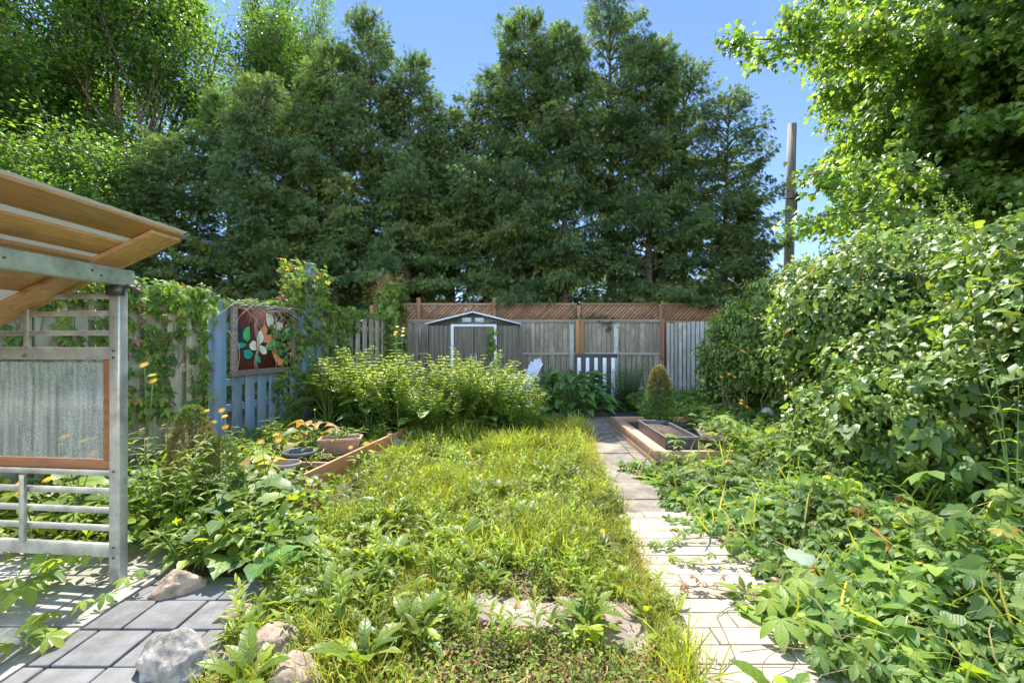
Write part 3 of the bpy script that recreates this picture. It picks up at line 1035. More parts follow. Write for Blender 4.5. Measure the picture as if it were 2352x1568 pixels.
# black and white striped pallet
sp = tag(empty('striped_pallet', (1.46, YB - .42, 0), R(-3)), 'black and white striped wooden pallet leaning on the back fence', 'pallet')
for z in (.05, .98):
    b = MB(); b.box((0, -.02, z), (.92, .02, z + .09)); b.build('crossbar', M_BLACKP, sp, .003)
for i in range(5):
    b = MB(); b.box((.02 + i * .19, -.035, .1), (.10 + i * .19, -.012, .985)); b.build('white_slat', M_WHITEP, sp, .003)
for i in range(4):
    b = MB(); b.box((.112 + i * .19, -.045, .12), (.198 + i * .19, -.024, 1.0)); b.build('black_slat', M_BLACKP, sp, .003)

# ------------------------------------------------------------------ shed
sh = tag(empty('garden_shed', (-.817, 9.55, 0)), 'small dark metal shed with pale trim and double doors against the back fence', 'shed')
def ribbed(x0, x1, z0, z1, y, pitch, depth, rw=.5):
    """corrugated sheet: trapezoid ribs running vertically, facing -y"""
    b = MB()
    x = x0
    pts = [(x0, 0)]
    while x + pitch <= x1 + 1e-6:
        pts += [(x + pitch * .25, 0), (x + pitch * .35, -depth), (x + pitch * (.35 + rw * .4), -depth), (x + pitch * (.45 + rw * .4), 0)]
        x += pitch
    pts.append((x1, 0))
    n = len(pts)
    vs = [(px_, y + d, z0) for px_, d in pts] + [(px_, y + d, z1) for px_, d in pts] + [(x0, y + .01, z0), (x1, y + .01, z0), (x0, y + .01, z1), (x1, y + .01, z1)]
    fs = [(i, i + 1, n + i + 1, n + i) for i in range(n - 1)] + [(2 * n, 2 * n + 2, 2 * n + 3, 2 * n + 1)]
    b.add(vs, fs, .5)
    return b
ribbed(-.93, -.455, 0, 1.68, 0, .095, .014).build('wall', M_SHED, sh)
ribbed(.495, .945, 0, 1.68, 0, .09, .014).build('wall', M_SHED, sh)
for sx in (-1, 1):
    b = ribbed(0, 1.05, 0, 1.68, 0, .105, .014)
    o = b.build('wall', M_SHED, sh)
    o.location = (sx * .94, 0 if sx > 0 else 1.05, 0)
    o.rotation_euler = (0, 0, R(90) if sx > 0 else R(-90))
b = MB(); b.box((-.94, 1.05, 0), (.94, 1.06, 1.68)); b.build('wall', M_SHED, sh)
b = MB(); b.prism([(-.935, 1.685), (.935, 1.685), (.935, 1.70), (0, 1.935), (-.935, 1.70)], -.012, .03); b.build('gable', M_SHED, sh)
for sx in (-1, 1):
    b = MB(); b.bar((sx * 1.0, .52, 1.712), (0, .52, 1.962), 1.16, .012, (0, 0, 1)); b.build('roof_panel', M_SHED, sh)
    b = MB(); b.bar((sx * 1.0, -.068, 1.715), (0, -.068, 1.965), .016, .035, (0, 0, 1)); b.build('roof_trim', M_SHEDF, sh)
b = MB()
b.box((-.465, -.03, 0), (-.405, .01, 1.71)); b.box((.435, -.03, 0), (.495, .01, 1.71)); b.box((-.405, -.029, 1.66), (.435, .01, 1.709))
b.build('door_frame', M_SHEDF, sh, .003)
for k, (x0, x1) in enumerate(((-.40, .006), (.022, .43))):
    d = ribbed(x0, x1, .05, 1.655, -.004, .034, .007).build('door', M_SHEDD, sh)
    hb = MB()
    hx = x1 - .045 if k == 0 else x0 + .045
    hb.box((hx - .018, -.028, .84), (hx + .018, -.012, 1.10)); hb.tube([(hx, -.02, .9), (hx, -.05, .92), (hx, -.05, 1.0), (hx, -.02, 1.02)], .006, 6)
    hb.build('handle', M_METAL, d)
for x0 in (-.225, .04):
    b = MB()
    b.box((x0, -.022, 1.755), (x0 + .19, -.013, 1.845))
    for i in range(5):
        b.box((x0 + .01, -.030, 1.765 + i * .016), (x0 + .18, -.0225, 1.772 + i * .016))
    b.build('vent', M_SHEDF, sh)

# ------------------------------------------------------------------ adirondack chair
ch = tag(empty('garden_chair', (.04, 8.75, 0.03), R(-66)), 'pale blue-white slatted adirondack chair beside the shed', 'chair')
# local: faces -y ; back leans to +y
hts = (.50, .545, .565, .545, .50)
for i in range(5):
    x = -.245 + i * .1
    b = MB()
    L = hts[i] * 1.30
    p0 = Vector((x + (.045), .18, .36)); fan = (i - 2) * .016
    p1 = p0 + Vector((fan, .52 * L, .86 * L))
    b.bar(p0, p1, .09, .018, (0, -.86, .52))
    b.tube([p1 - Vector((0, 0, 0)), p1 + Vector((0, .012, .02))], [.044, .02], 8)
    b.build('back_slat', M_CHAIR, ch, .003)
for i in range(5):
    b = MB(); t = i / 4
    b.bar((-.26, -.36 + t * .5, .40 - t * .07), (.26, -.36 + t * .5, .40 - t * .07), .085, .018); b.build('seat_slat', M_CHAIR, ch, .003)
for sx in (-1, 1):
    b = MB()
    b.prism([(0, 0)] * 0 or [(-.01, .0), (.01, .0), (.01, .01), (-.01, .01)], 0, .001) if False else None
    q = [(sx * .25, -.42), (sx * .37, -.44), (sx * .39, -.36), (sx * .36, .1), (sx * .33, .42), (sx * .27, .42), (sx * .26, .0)]
    n = len(q)
    vs = [(x, y_, .655) for x, y_ in q] + [(x, y_, .68) for x, y_ in q]
    b.add(vs, [tuple(range(n)), tuple(range(n, 2 * n))] + [(i, (i + 1) % n, n + (i + 1) % n, n + i) for i in range(n)])
    b.build('armrest', M_CHAIRY, ch, .003)
    b = MB(); b.box((sx * .30 - .045, -.36, 0), (sx * .30 + .045, -.335, .655)); b.build('leg', M_CHAIR, ch, .003)
    b = MB(); b.bar((sx * .27, -.38, .33), (sx * .27, .55, .05), .025, .12); b.build('side_rail', M_CHAIR, ch, .003)
b = MB(); b.bar((-.35, .40, .63), (.35, .40, .63), .06, .03); b.build('back_brace', M_CHAIRY, ch, .003)

ch.scale = (.93, .93, .97)
# ------------------------------------------------------------------ raised beds and pots
rb = tag(empty('raised_bed', (1.5, 4.79, 0)), 'reddish timber raised bed with dark planters beside the concrete path', 'raised bed')
b = MB()
b.box((0, 0, 0), (.06, 2.2, .10)); b.box((.002, 0.002, .103), (.058, 2.198, .20)); b.build('side_board', M_BEDWOOD, rb, .006)
b = MB(); b.box((.0625, .05, .150), (.155, 2.15, .19)); b.build('cap_board', M_BEDWOOD, rb, .006)
b = MB(); b.box((.0625, -.001, 0), (1.36, .05, .10)); b.box((.0625, .001, .103), (1.36, .048, .196)); b.build('front_board', M_BEDWOODX, rb, .006)
b = MB(); b.box((.0625, 2.152, 0), (1.36, 2.2, .10)); b.box((.0625, 2.154, .103), (1.36, 2.198, .20)); b.build('back_board', M_BEDWOODX, rb, .006)
b = MB(); b.box((1.3625, 0, 0), (1.42, 2.2, .20)); b.build('side_board', M_BEDWOOD, rb, .006)
b = MB(); b.box((.0625, .051, 0), (1.362, 2.151, .12)); b.build('soil', M_SOIL, rb)

def trough(name, loc, sx, sy, hz, mat, label, rz=0, group=None, rim=.02, taper=.9):
    t = tag(empty(name, loc, rz), label, 'planter', group)
    b = MB()
    def ring(kx, ky, z):
        return [(-sx / 2 * kx, -sy / 2 * ky, z), (sx / 2 * kx, -sy / 2 * ky, z), (sx / 2 * kx, sy / 2 * ky, z), (-sx / 2 * kx, sy / 2 * ky, z)]
    ix, iy = 1 - 2 * rim / sx, 1 - 2 * rim / sy
    rings = [ring(taper, taper, 0), ring(1, 1, hz - .03), ring(1.04, 1.04, hz - .028), ring(1.04, 1.04, hz), ring(ix, iy, hz), ring(ix * .98, iy * .98, hz * .6)]
    vs = [p for q in rings for p in q]
    fs = [(3, 2, 1, 0)]
    for i in range(len(rings) - 1):
        for j in range(4):
            fs.append((i * 4 + j, i * 4 + (j + 1) % 4, (i + 1) * 4 + (j + 1) % 4, (i + 1) * 4 + j))
    b.add(vs, fs, .5)
    b.build('box', mat, t, .004)
    b = MB(); b.box((-sx / 2 * ix * .985, -sy / 2 * iy * .985, hz * .5), (sx / 2 * ix * .985, sy / 2 * iy * .985, hz * .78)); b.build('soil', M_SOIL, t)
    return t
trough('planter_box', (1.84, 5.45, .12), .36, 1.05, .20, M_DARKPOT, 'long dark grey planter trough along the left side of the timber bed', taper=1.0)
trough('planter_box', (2.52, 5.62, .12), .40, .8, .10, M_DARKPOT, 'shallow dark tray planter lying to the right of the long trough', R(-14), taper=1.0)
trough('planter_box', (-1.92, 5.10, .10), .44, .22, .18, M_TERRA, 'terracotta coloured rectangular pot standing in the left bed', R(12), rim=.015, taper=.8)

def round_pot(loc, r_, hz, mat, label):
    t = tag(empty('flower_pot', loc), label, 'flower pot')
    b = MB(); b.lathe([(0.001, 0), (r_ * .78, 0), (r_ * .95, hz * .8), (r_ * 1.04, hz * .82), (r_ * 1.04, hz), (r_ * .93, hz), (r_ * .86, hz * .55)], n=28)
    b.build('pot', mat, t, smooth=False)
    b = MB(); b.lathe([(.001, hz * .7), (r_ * .9, hz * .68)], n=28); b.build('soil', M_SOIL, t)
    return t
round_pot((-2.20, 4.72, .03), .165, .19, M_DARKPOT, 'dark grey round pot half sunk among weeds in the left bed')
round_pot((-2.12, 4.30, .02), .115, .19, M_GREYPOT, 'taupe round pot in front of the dark grey one')
round_pot((-1.95, 4.78, .05), .05, .11, M_TERRA, 'small terracotta clay pot lying beside the dark round pot')

ob = tag(empty('raised_bed', (-1.6, 5.4, 0)), 'orange stained board edging that bounds the left planting bed', 'raised bed')
def edge_board(p, q, h_=.20, mat=M_ORBED, nm='board'):
    b = MB()
    p, q = Vector(p), Vector(q)
    L = (q - p).length
    b.box((0, -.015, 0), (L, .015, h_))
    o = b.build(nm, mat, ob, .003)
    o.location = p
    o.rotation_euler = (0, 0, math.atan2(q.y - p.y, q.x - p.x))
edge_board((-.22, -1.5, 0), (.03, -.10, 0))
edge_board((.035, -.095, 0), (.09, .17, 0))
edge_board((.11, .22, 0), (.17, .95, 0), .19)
edge_board((-.16, -.95, 0), (-.52, -.93, 0), .17)
for (x, y_) in ((.10, .185), (.175, .97), (-.235, -1.53)):
    b = MB()
    b.box((x - .03, y_ - .02, 0), (x + .03, y_ + .04, .215))
    b.build('corner_post', M_LATTZ, ob, .003)
b = MB(); b.add([(-.9, -1.45, .05), (-.24, -1.45, .05), (.01, -.1, .05), (.12, .9, .05), (-1.8, 1.2, .05), (-1.5, -1.2, .05)], [(0, 1, 2, 3, 4, 5)]); b.build('soil', M_SOIL, ob)

b2 = tag(empty('raised_bed', (-1.0, 7.6, 0)), 'timber raised bed behind the tall bush near the white chair', 'raised bed')
b = MB(); b.box((0, 0, 0), (1.48, .04, .17)); b.build('front_board', M_BEDWOODX, b2, .004)
b = MB(); b.box((1.44, .042, 0), (1.48, 1.0, .17)); b.build('side_board', M_ORBED, b2, .004)
b = MB(); b.box((0, .042, 0), (1.438, 1.0, .12)); b.build('soil', M_SOIL, b2)

# ------------------------------------------------------------------ rocks, flagstones
def rock(loc, s_, mat, label, seed, name='rock', flat=1.0, group=None):
    import bmesh
    bm = bmesh.new()
    bmesh.ops.create_icosphere(bm, subdivisions=5, radius=1)
    r_ = random.Random(seed)
    cuts = [Vector((r_.uniform(-1, 1), r_.uniform(-1, 1), r_.uniform(-.3, 1))).normalized() for _ in range(9)]
    ds = [r_.uniform(.62, .9) for _ in cuts]
    from mathutils import noise
    for v in bm.verts:
        for c, d in zip(cuts, ds):
            k = v.co.dot(c)
            if k > d:
                v.co -= c * (k - d) * .92
        v.co += v.co.normalized() * (noise.noise(v.co * 2.2 + Vector((seed, 0, 0))) * .14 + noise.noise(v.co * 6 + Vector((seed, 3, 0))) * .05 + noise.noise(v.co * 15 + Vector((seed, 3, 0))) * .02)
        v.co = Vector((v.co.x * s_[0], v.co.y * s_[1], v.co.z * s_[2]))
    me = bpy.data.meshes.new(name)
    bm.to_mesh(me); bm.free()
    me.polygons.foreach_set('use_smooth', np.ones(len(me.polygons), dtype=bool))
    o = link_mesh(name, me, mat)
    o.location = loc
    o.rotation_euler = (0, 0, r_.uniform(0, 3))
    return tag(o, label, 'rock', group)
rock((-1.38, 1.86, .045), (.15, .11, .11), M_ROCK, 'large grey and white boulder at the corner of the slate patio', 3)
rock((-1.78, 2.43, .04), (.125, .10, .09), M_ROCKT, 'pinkish tan rock beside the foot of the metal post', 5)
rock((-1.02, 1.98, .03), (.13, .12, .09), M_ROCKT, 'tan rock among weeds to the right of the big boulder', 8)
rock((-.86, 1.78, .03), (.12, .10, .08), M_ROCKT, 'light brown rock nearest the bottom edge, half buried', 13)
rock((-1.33, 2.20, .01), (.12, .08, .07), M_ROCKT, 'flat tan stone edging the slate squares behind the boulder', 21)
rock((-1.42, 5.75, .05), (.15, .11, .10), M_ROCK, 'rounded grey-brown stone beside the orange board edging', 31)
rock((-1.5, 5.15, .02), (.10, .07, .06), M_ROCK, 'small bluish stone in grass in front of the orange board', 34)
rock((-1.7, 3.1, .06), (.18, .15, .12), M_ROCKT, 'brown rock under the broad leaves behind the metal post', 39)

def flag(pts, z, label, mat=M_FLAG):
    z = z * .95
    b = MB()
    n = len(pts)
    P = []
    for i in range(n):
        a, c = Vector(pts[i]), Vector(pts[(i + 1) % n])
        for k in range(5):
            q = a.lerp(c, k / 5)
            P.append((q.x + random.uniform(-.008, .008), q.y + random.uniform(-.008, .008)))
    m = len(P)
    b.add([(x, y_, -.02) for x, y_ in P] + [(x, y_, z) for x, y_ in P], [tuple(range(m, 2 * m))] + [(i, (i + 1) % m, m + (i + 1) % m, m + i) for i in range(m)])
    return tag(b.build('flagstone', mat, bevel=.004), label, 'stepping stone')
flag([(-.20, 2.42), (-.17, 2.17), (.05, 2.13), (.33, 2.06), (.34, 2.26), (.1, 2.34)], .025, 'pale buff flagstone lying in the weedy grass near the camera')
flag([(.42, 2.36), (.40, 2.0), (.58, 1.93), (.66, 2.1), (.60, 2.32)], .024, 'grey flagstone between the weeds and the white path')
flag([(-.95, 1.8), (-.2, 1.68), (-.1, 1.45), (-1.0, 1.5)], .015, 'dark flat stone under the dry litter at the bottom edge')

# ------------------------------------------------------------------ metal and timber shelter at left
sl_ = tag(empty('garden_shelter', (-2.17, 2.515, 0)), 'lean-to of aluminium screen frame under a honey-coloured timber roof at the left edge', 'shelter')
def W(x, y, z):
    return (x + 2.17, y - 2.515, z)
def wbox(b, x0, x1, y0, y1, z0, z1):
    b.box(W(x0, y0, z0), W(x1, y1, z1), .5)
def sbar(name, p, q, wd, th, mat, up=(0, 0, 1), bevel=.003):
    b = MB(); b.bar(W(*p), W(*q), wd, th, up, .5)
    return b.build(name, mat, sl_, bevel)
b = MB(); wbox(b, -2.205, -2.145, 2.485, 2.545, 0, 1.665); b.build('post', M_ALU, sl_, .008)
PY = lambda x: 2.515 + (-2.17 - x) * .103
XL = -3.5
for z in (1.60, 1.504, 1.396):
    sbar('rail', (XL, PY(XL), z), (-2.205, PY(-2.205), z), .022, .028, M_ALU)
sbar('wide_rail', (XL, PY(XL), 1.283), (-2.205, PY(-2.205), 1.283), .03, .068, M_ALU)
for z in (.522, .416, .318):
    sbar('rail', (XL, PY(XL), z), (-2.205, PY(-2.205), z), .022, .030, M_ALU)
sbar('rail', (XL, PY(XL), .626), (-2.205, PY(-2.205), .626), .03, .034, M_ALU)
sbar('wide_rail', (XL, PY(XL), .196), (-2.205, PY(-2.205), .196), .03, .070, M_ALU)
for x in (-2.735,):
    sbar('upright', (x, PY(x) - .028, .231), (x, PY(x) - .028, .609), .028, .022, M_ALU, (0, 1, 0))
    sbar('upright', (x, PY(x) - .004, 1.317), (x, PY(x) - .004, 1.60), .028, .022, M_ALU, (0, 1, 0))
# window leaning in the frame
wn = MB(); wn.bar(W(XL, PY(XL), .672), W(-2.215, PY(-2.215), .672), .032, .048, (0, 0, 1), .4)
wn.bar(W(-2.233, PY(-2.233), .697), W(-2.233, PY(-2.233), 1.246), .032, .036, (0, 1, 0), .6)
win = wn.build('window_frame', wood_mat('red_brown_window_wood', G(.20, .075, .03), G(.34, .15, .065), 'X', .6, .5), sl_, .003)
gb = MB(); gb.bar(W(XL, PY(XL) + .003, .972), W(-2.252, PY(-2.252) + .003, .972), .004, .546, (0, 0, 1), .5)
gb.build('pane', M_GLASS, win)
b = MB(); b.bar(W(-2.75, PY(-2.75) - .018, 1.27), W(-2.69, PY(-2.69) - .018, 1.27), .002, .018); b.build('sticker', M_CONC, sl_)
for (x, z) in ((-2.175, 1.30), (-2.175, 1.262), (-2.175, .225), (-2.175, .17), (-2.175, .64)):
    b = MB(); b.tube([W(x, 2.484, z), W(x, 2.480, z)], .006, 8); b.build('bolt', M_RUSTMETAL, sl_)
for (y_, z) in ((2.30, 1.71), (2.35, 1.69), (1.9, 1.7)):
    b = MB(); b.tube([W(-2.1215, y_, z), W(-2.118, y_, z)], .006, 8); b.build('bolt', M_RUSTMETAL, sl_)
# beam along the side and the roof
YN = -.4
sbar('beam', (-2.15, YN, 1.70), (-2.15, 2.56, 1.70), .055, .09, M_ALUG, bevel=.006)
b = MB(); b.tube([W(-2.12, 2.50, 1.655), W(-2.10, 2.53, 1.65), W(-2.095, 2.545, 1.62), W(-2.11, 2.55, 1.60)], .01, 8); b.box(W(-2.20, 2.46, 1.60), W(-2.115, 2.484, 1.655)); b.build('bracket', M_RUSTMETAL, sl_)
SLP = .47
def rz(x, off=0.0):
    return 1.92 + (x + 1.89) * SLP + off
def plank(name, xa, xb, ya, yb, off, th, mat):
    b = MB()
    un = Vector((-SLP, 0, 1)).normalized() * th
    vs = []
    for z_ in (0, 1):
        for x, y_ in ((xa, ya), (xb, ya), (xb, yb), (xa, yb)):
            vs.append(Vector(W(x, y_, rz(x, off))) + un * z_)
    b.add(vs, [(0, 3, 2, 1), (4, 5, 6, 7), (0, 1, 5, 4), (1, 2, 6, 5), (2, 3, 7, 6), (3, 0, 4, 7)])
    return b.build(name, mat, sl_, .003)
plank('rafter', -3.6, -1.89, 2.395, 2.60, 0, .022, M_PINEX)
plank('rafter', -3.6, -1.89, .6, .79, 0, .022, M_PINEX)
plank('edge_board', -2.01, -1.875, YN, 2.61, .0265, .018, M_PINE)
plank('roof_board', -2.185, -2.06, YN, 2.60, .027, .017, M_PINE)
plank('roof_board', -2.30, -2.20, YN, 2.39, .002, .022, M_PINE)
plank('roof_board', -2.60, -2.34, YN, 2.60, .027, .017, M_PINE)
plank('roof_board', -2.95, -2.78, YN, 2.60, .027, .017, M_PINE)
rs = MB()
nx_ = 60
vs, fs = [], []
for i in range(nx_ * 2 + 1):
    yv = YN + (2.625 - YN) * i / (nx_ * 2)
    dz = .0012 * math.cos(i * math.pi / 2)
    for x in (-3.7, -1.868):
        vs.append(W(x, yv, rz(x, .0495 + dz)))
for i in range(nx_ * 2):
    fs.append((2 * i, 2 * i + 1, 2 * i + 3, 2 * i + 2))
rs.add(vs, fs)
rs.build('roof_sheet', M_SHEET, sl_)

# ------------------------------------------------------------------ utility pole
up = tag(empty('utility_pole', (8.45, 14, 0)), 'bare grey wooden utility pole rising behind the maple branches', 'pole')
b = MB(); b.tube([(0, 0, 0), (.05, 0, 3), (.1, 0, 5.5), (.17, 0, 8.03)], [.155, .145, .135, .122], 14); b.build('pole', M_POLE, up)
b = MB(); b.box((.2, -.12, 5.65), (.34, .0, 5.85)); b.tube([(-.25, -.16, 5.7), (.4, -.16, 5.7)], .02, 6); b.tube([(.2, -.14, 5.2), (.21, -.15, 5.9)], .03, 6); b.build('bracket', M_RUSTMETAL, up)

# ------------------------------------------------------------------ trees
def cedar_mesh(seed, h_, rad, dens=1.0, low=.06):
    r_ = random.Random(seed)
    global rng
    tr = MB()
    lean = r_.uniform(-.2, .2)
    tp = [(lean * (z / h_) ** 2 * 1.0, 0, z) for z in np.linspace(0, h_ * .97, 9)]
    tr.tube(tp, [max(.012, .13 * (1 - z / 8.3)) * h_ / 9 for z in range(9)], 7)
    lv = Leaves()
    nb = int(15 * h_)
    P, A, N_, S, T = [], [], [], [], []
    for i in range(nb):
        u_ = (i + r_.random()) / nb
        z0 = h_ * (low + (1 - low) * u_ ** .92)
        f = z0 / h_
        prof = (1 - f) ** .52 * min(1, .85 + f * 1.6)
        L = rad * prof * r_.uniform(.55, 1.2) + .10
        if r_.random() < .12:
            L *= 1.3
        az = r_.uniform(0, 2 * math.pi)
        d = np.array([math.cos(az), math.sin(az), 0])
        k = 7
        pts = []
        up0 = r_.uniform(.0, .7) + f * .9
        for j in range(k + 1):
            t = j / k
            pts.append(np.array([lean * f * f, 0, z0]) + d * (L * t) + np.array([0, 0, L * (up0 * t - .55 * t * t + .22 * t ** 4) - (.28 * L * t * t if f < .3 else 0)]))
        tr.tube(pts, [max(.004, .022 * (1 - j / (k + 1.))) for j in range(k + 1)], 4, cap=False)
        ntot = int((30 + 125 * L) * dens)
        tt = rng.uniform(.22, 1.03, ntot) ** .8
        base = np.array(pts)
        idx = np.clip((tt * k), 0, k - 1e-3)
        i0 = idx.astype(int)
        fr_ = (idx - i0)[:, None]
        c = base[i0] * (1 - fr_) + base[i0 + 1] * fr_
        side = np.array([-d[1], d[0], 0])
        sp_ = (.13 + .32 * (1 - tt) * min(1, L)) * rng.normal(size=ntot)
        c = c + side * sp_[:, None] + np.array([0, 0, 1]) * (rng.normal(size=ntot) * .06 - np.abs(sp_) * .25)[:, None]
        ax = d * rng.uniform(.1, .9, ntot)[:, None] + side * (sp_ * 2 + rng.normal(size=ntot) * .3)[:, None] + np.array([0, 0, -1]) * rng.uniform(-.1, 1.5, ntot)[:, None] + np.array([0, 0, 1.0]) * (f > .9)
        P.append(c); A.append(ax)
        N_.append(rng.normal(size=(ntot, 3)) * .5 + np.array([0, -.2, .6]) + d * .5)
        S.append(rng.uniform(.08, .20, ntot))
        bt = r_.uniform(.0, .55)
        T.append(np.clip(bt + rng.uniform(0, .42, ntot), 0, 1))
    P, A, N_, S, T = map(np.concatenate, (P, A, N_, S, T))
    kind = rng.integers(0, 3, len(P))
    for q in range(3):
        m_ = kind == q
        lv.add(T_SPRAYS[q], P[m_], A[m_], N_[m_], S[m_], T[m_])
    return tr, lv

cedar_protos = []
for s_, (hh, rr, dn, lw) in enumerate(((10, 1.7, 1.1, .03), (9, 1.85, 1.1, .03), (10.5, 1.6, .7, .05), (6, 1.4, 1.1, .03), (9.5, 1.75, 1.1, .03), (9.5, 2.0, .66, .06), (9.5, 1.75, 1.2, .20))):
    tr, lv = cedar_mesh(100 + s_, hh, rr, dn, lw)
    root = empty('cedar_tree')
    tr.build('trunk', M_BARKL, root)
    lv.build('crown', M_CEDAR, root, smooth=False)
    cedar_protos.append((root, hh))
CED = [(-10.6, 13.2, 6.2, 3), (-9.5, 12.8, 7.0, 1), (-8.2, 13.3, 8.3, 4), (-7.0, 12.7, 8.6, 1), (-5.9, 13.4, 9.1, 4), (-4.9, 12.7, 9.3, 0),
       (-4.0, 13.1, 10.5, 0), (-2.95, 12.8, 9.3, 4), (-1.85, 13.3, 7.9, 1), (-.75, 12.9, 8.9, 4), (.3, 12.5, 10.0, 0), (1.4, 11.95, 9.3, 6),
       (2.8, 12.7, 11.8, 2), (3.6, 11.95, 9.0, 6), (4.8, 12.7, 9.1, 5), (5.8, 12.5, 8.0, 5), (6.6, 13.6, 5.6, 3), (-6.4, 14.3, 6.5, 3), (.0, 14.6, 6.2, 3), (-3.3, 14.7, 6.0, 3)]
CLAB = ['short cedar at the far left end of the hedge row', 'second cedar from the left, beneath the maple trunks', 'dense cedar left of centre, below the forked maple limbs',
        'dark cedar above the left end of the creeper fence', 'cedar rising behind the blue gate and its post', 'full cedar just left of the tallest left-hand peak',
        'tallest pointed cedar of the left group', 'cedar sloping down right of the left peak', 'low cedar in the dip between the two tree groups', 'cedar on the right side of the dip, behind the shed',
        'tall dense cedar starting the right-hand group', 'broad cedar hanging over the lattice right of the shed', 'tallest sparse cedar whose tip leaves the top of the photo',
        'thin cedar right of the tallest one with sky showing through', 'open cedar with long drooping side branches', 'outermost large cedar reaching toward the utility pole',
        'low cedar at the right end of the hedge row', 'low cedar filling behind the left row', 'low cedar filling behind the shed', 'low cedar filling behind the left peak']
used = set()
for (x, y_, hh, k), lb in zip(CED, CLAB):
    root, h0 = cedar_protos[k]
    o = root if k not in used else copy_tree(root)
    used.add(k)
    s_ = hh / h0
    o.location = (x, y_, 0)
    o.scale = (max(1.0, s_ ** .5), max(1.0, s_ ** .5), s_)
    o.rotation_euler = (0, 0, random.uniform(0, 6.28))
    tag(o, lb, 'cedar tree', 'cedars in the row behind the back fence')

def limb(tr, p, d, L, r0, depth, ends, r_, spread=.55, minr=.012, seglen=6):
    pts = [Vector(p)]
    dd = Vector(d).normalized()
    for i in range(seglen):
        dd = (dd + Vector((r_.uniform(-1, 1), r_.uniform(-1, 1), r_.uniform(-.4, 1))) * .09).normalized()
        pts.append(pts[-1] + dd * L / seglen)
    rr = [max(minr, r0 * (1 - .5 * i / seglen)) for i in range(seglen + 1)]
    tr.tube(pts, rr, 7 if depth > 1 else 4, cap=False)
    if depth <= 2:
        for i in range(2, seglen + 1):
            ends.append((pts[i], dd.copy(), depth))
    if depth == 0:
        return
    nbr = r_.choice((3, 4)) if depth > 1 else r_.choice((3, 4, 5))
    for k in range(nbr):
        i = r_.randint(max(1, seglen - 4), seglen)
        v = Vector((r_.uniform(-1, 1), r_.uniform(-1, 1), r_.uniform(-.35, .6))).normalized()
        nd = (dd + v * spread * 1.3).normalized()
        limb(tr, pts[i], nd, L * r_.uniform(.58, .78), rr[i] * .62, depth - 1, ends, r_, spread, minr, seglen)

def broad_tree(seed, h_, r0, lean, depth, nleaf, size, spread, tpl, trunk_frac=.3, clump=.32, forks=3, droop=.5):
    r_ = random.Random(seed)
    tr = MB(); ends = []
    base = Vector((0, 0, 0)); d = Vector((lean[0], lean[1], 1)).normalized()
    L0 = h_ * trunk_frac
    top = base + d * L0
    tr.tube([base, base + d * L0 * .5, top], [r0 * 1.15, r0, r0 * .9], 10, cap=False)
    for k in range(forks):
        a = 2 * math.pi * k / forks + r_.uniform(-.4, .4)
        nd = (d + Vector((math.cos(a), math.sin(a), 0)) * spread * r_.uniform(.6, 1.1)).normalized()
        limb(tr, top, nd, h_ * .30 * r_.uniform(.85, 1.15), r0 * .6, depth, ends, r_, spread)
    E = np.array([tuple(e[0]) for e in ends]); D = np.array([tuple(e[1]) for e in ends])
    if len(E):
        per = rng.uniform(.3, 1.7, len(E)); per = per / per.sum() * nleaf
        idx = np.repeat(np.arange(len(E)), np.maximum(1, per.astype(int)))
    n = len(idx)
    off = rng.normal(size=(n, 3)) * np.array([clump, clump, clump * .62])
    pos = E[idx] + off + np.array([0, 0, -.06])
    bt = rng.uniform(0, .5, len(E))[idx]
    lv = Leaves()
    out = D[idx] * .5 + off * 1.2 + rng.normal(size=(n, 3)) * .5
    out[:, 2] -= droop
    nr = rng.normal(size=(n, 3)) * .5 + np.array([0, 0, 1.0]) + D[idx] * .3
    lv.add(tpl, pos, out, nr, size * rng.uniform(.7, 1.25, n), np.clip(bt + rng.uniform(0, .5, n), 0, 1))
    return tr, lv

def put_tree(name, tr, lv, mat, bark, loc, rz_, label, cat, group=None, scale=1):
    root = empty(name, loc, rz_)
    root.scale = (scale,) * 3
    tr.build('trunk', bark, root)
    lv.build('crown', mat, root, smooth=False)
    return tag(root, label, cat, group)

GT = 'leafy trees beyond the cedars'
tr, lv = broad_tree(5, 17, .28, (-.05, 0), 4, 44000, .17, .42, T_DIAM, .27, .36, 4)
bt1 = put_tree('maple_tree', tr, lv, M_MAPLEF, M_BARK, (-13.6, 17.5, 0), .3, 'tall forked maple with bare grey limbs showing through bright foliage at upper left', 'tree', GT)
tr, lv = broad_tree(9, 14, .25, (.02, 0), 4, 42000, .17, .55, T_DIAM, .2, .36, 4)
bt1.scale = (.85, .85, 1)
bt2 = put_tree('maple_tree', tr, lv, M_MAPLEF, M_BARK, (-16.2, 14.6, 0), 1.0, 'wide dark leafy tree filling the left edge of the sky', 'tree', GT)
o = copy_tree(bt1); o.location = (-10.0, 19.5, 0); o.rotation_euler = (0, 0, 2.4); o.scale = (.46, .46, .98)
tag(o, 'slender leafy tree standing clear against the sky left of centre', 'tree', GT)
o = copy_tree(bt2); o.location = (-12.8, 12.6, 0); o.rotation_euler = (0, 0, 3.6); o.scale = (.62, .62, .56)
tag(o, 'low grey-green leafy tree above the timber roof', 'tree', GT)
o = copy_tree(bt2); o.location = (-2.6, 20.5, 0); o.rotation_euler = (0, 0, 5.0); o.scale = (.6, .6, .80)
tag(o, 'sunlit pale green tree peeping through the dip in the cedars', 'tree', GT)
o = copy_tree(bt2); o.location = (-18.5, 18, 0); o.rotation_euler = (0, 0, .6); o.scale = (1, 1, 1.12)
tag(o, 'tall leafy tree behind the wide dark one at the left edge', 'tree', GT)
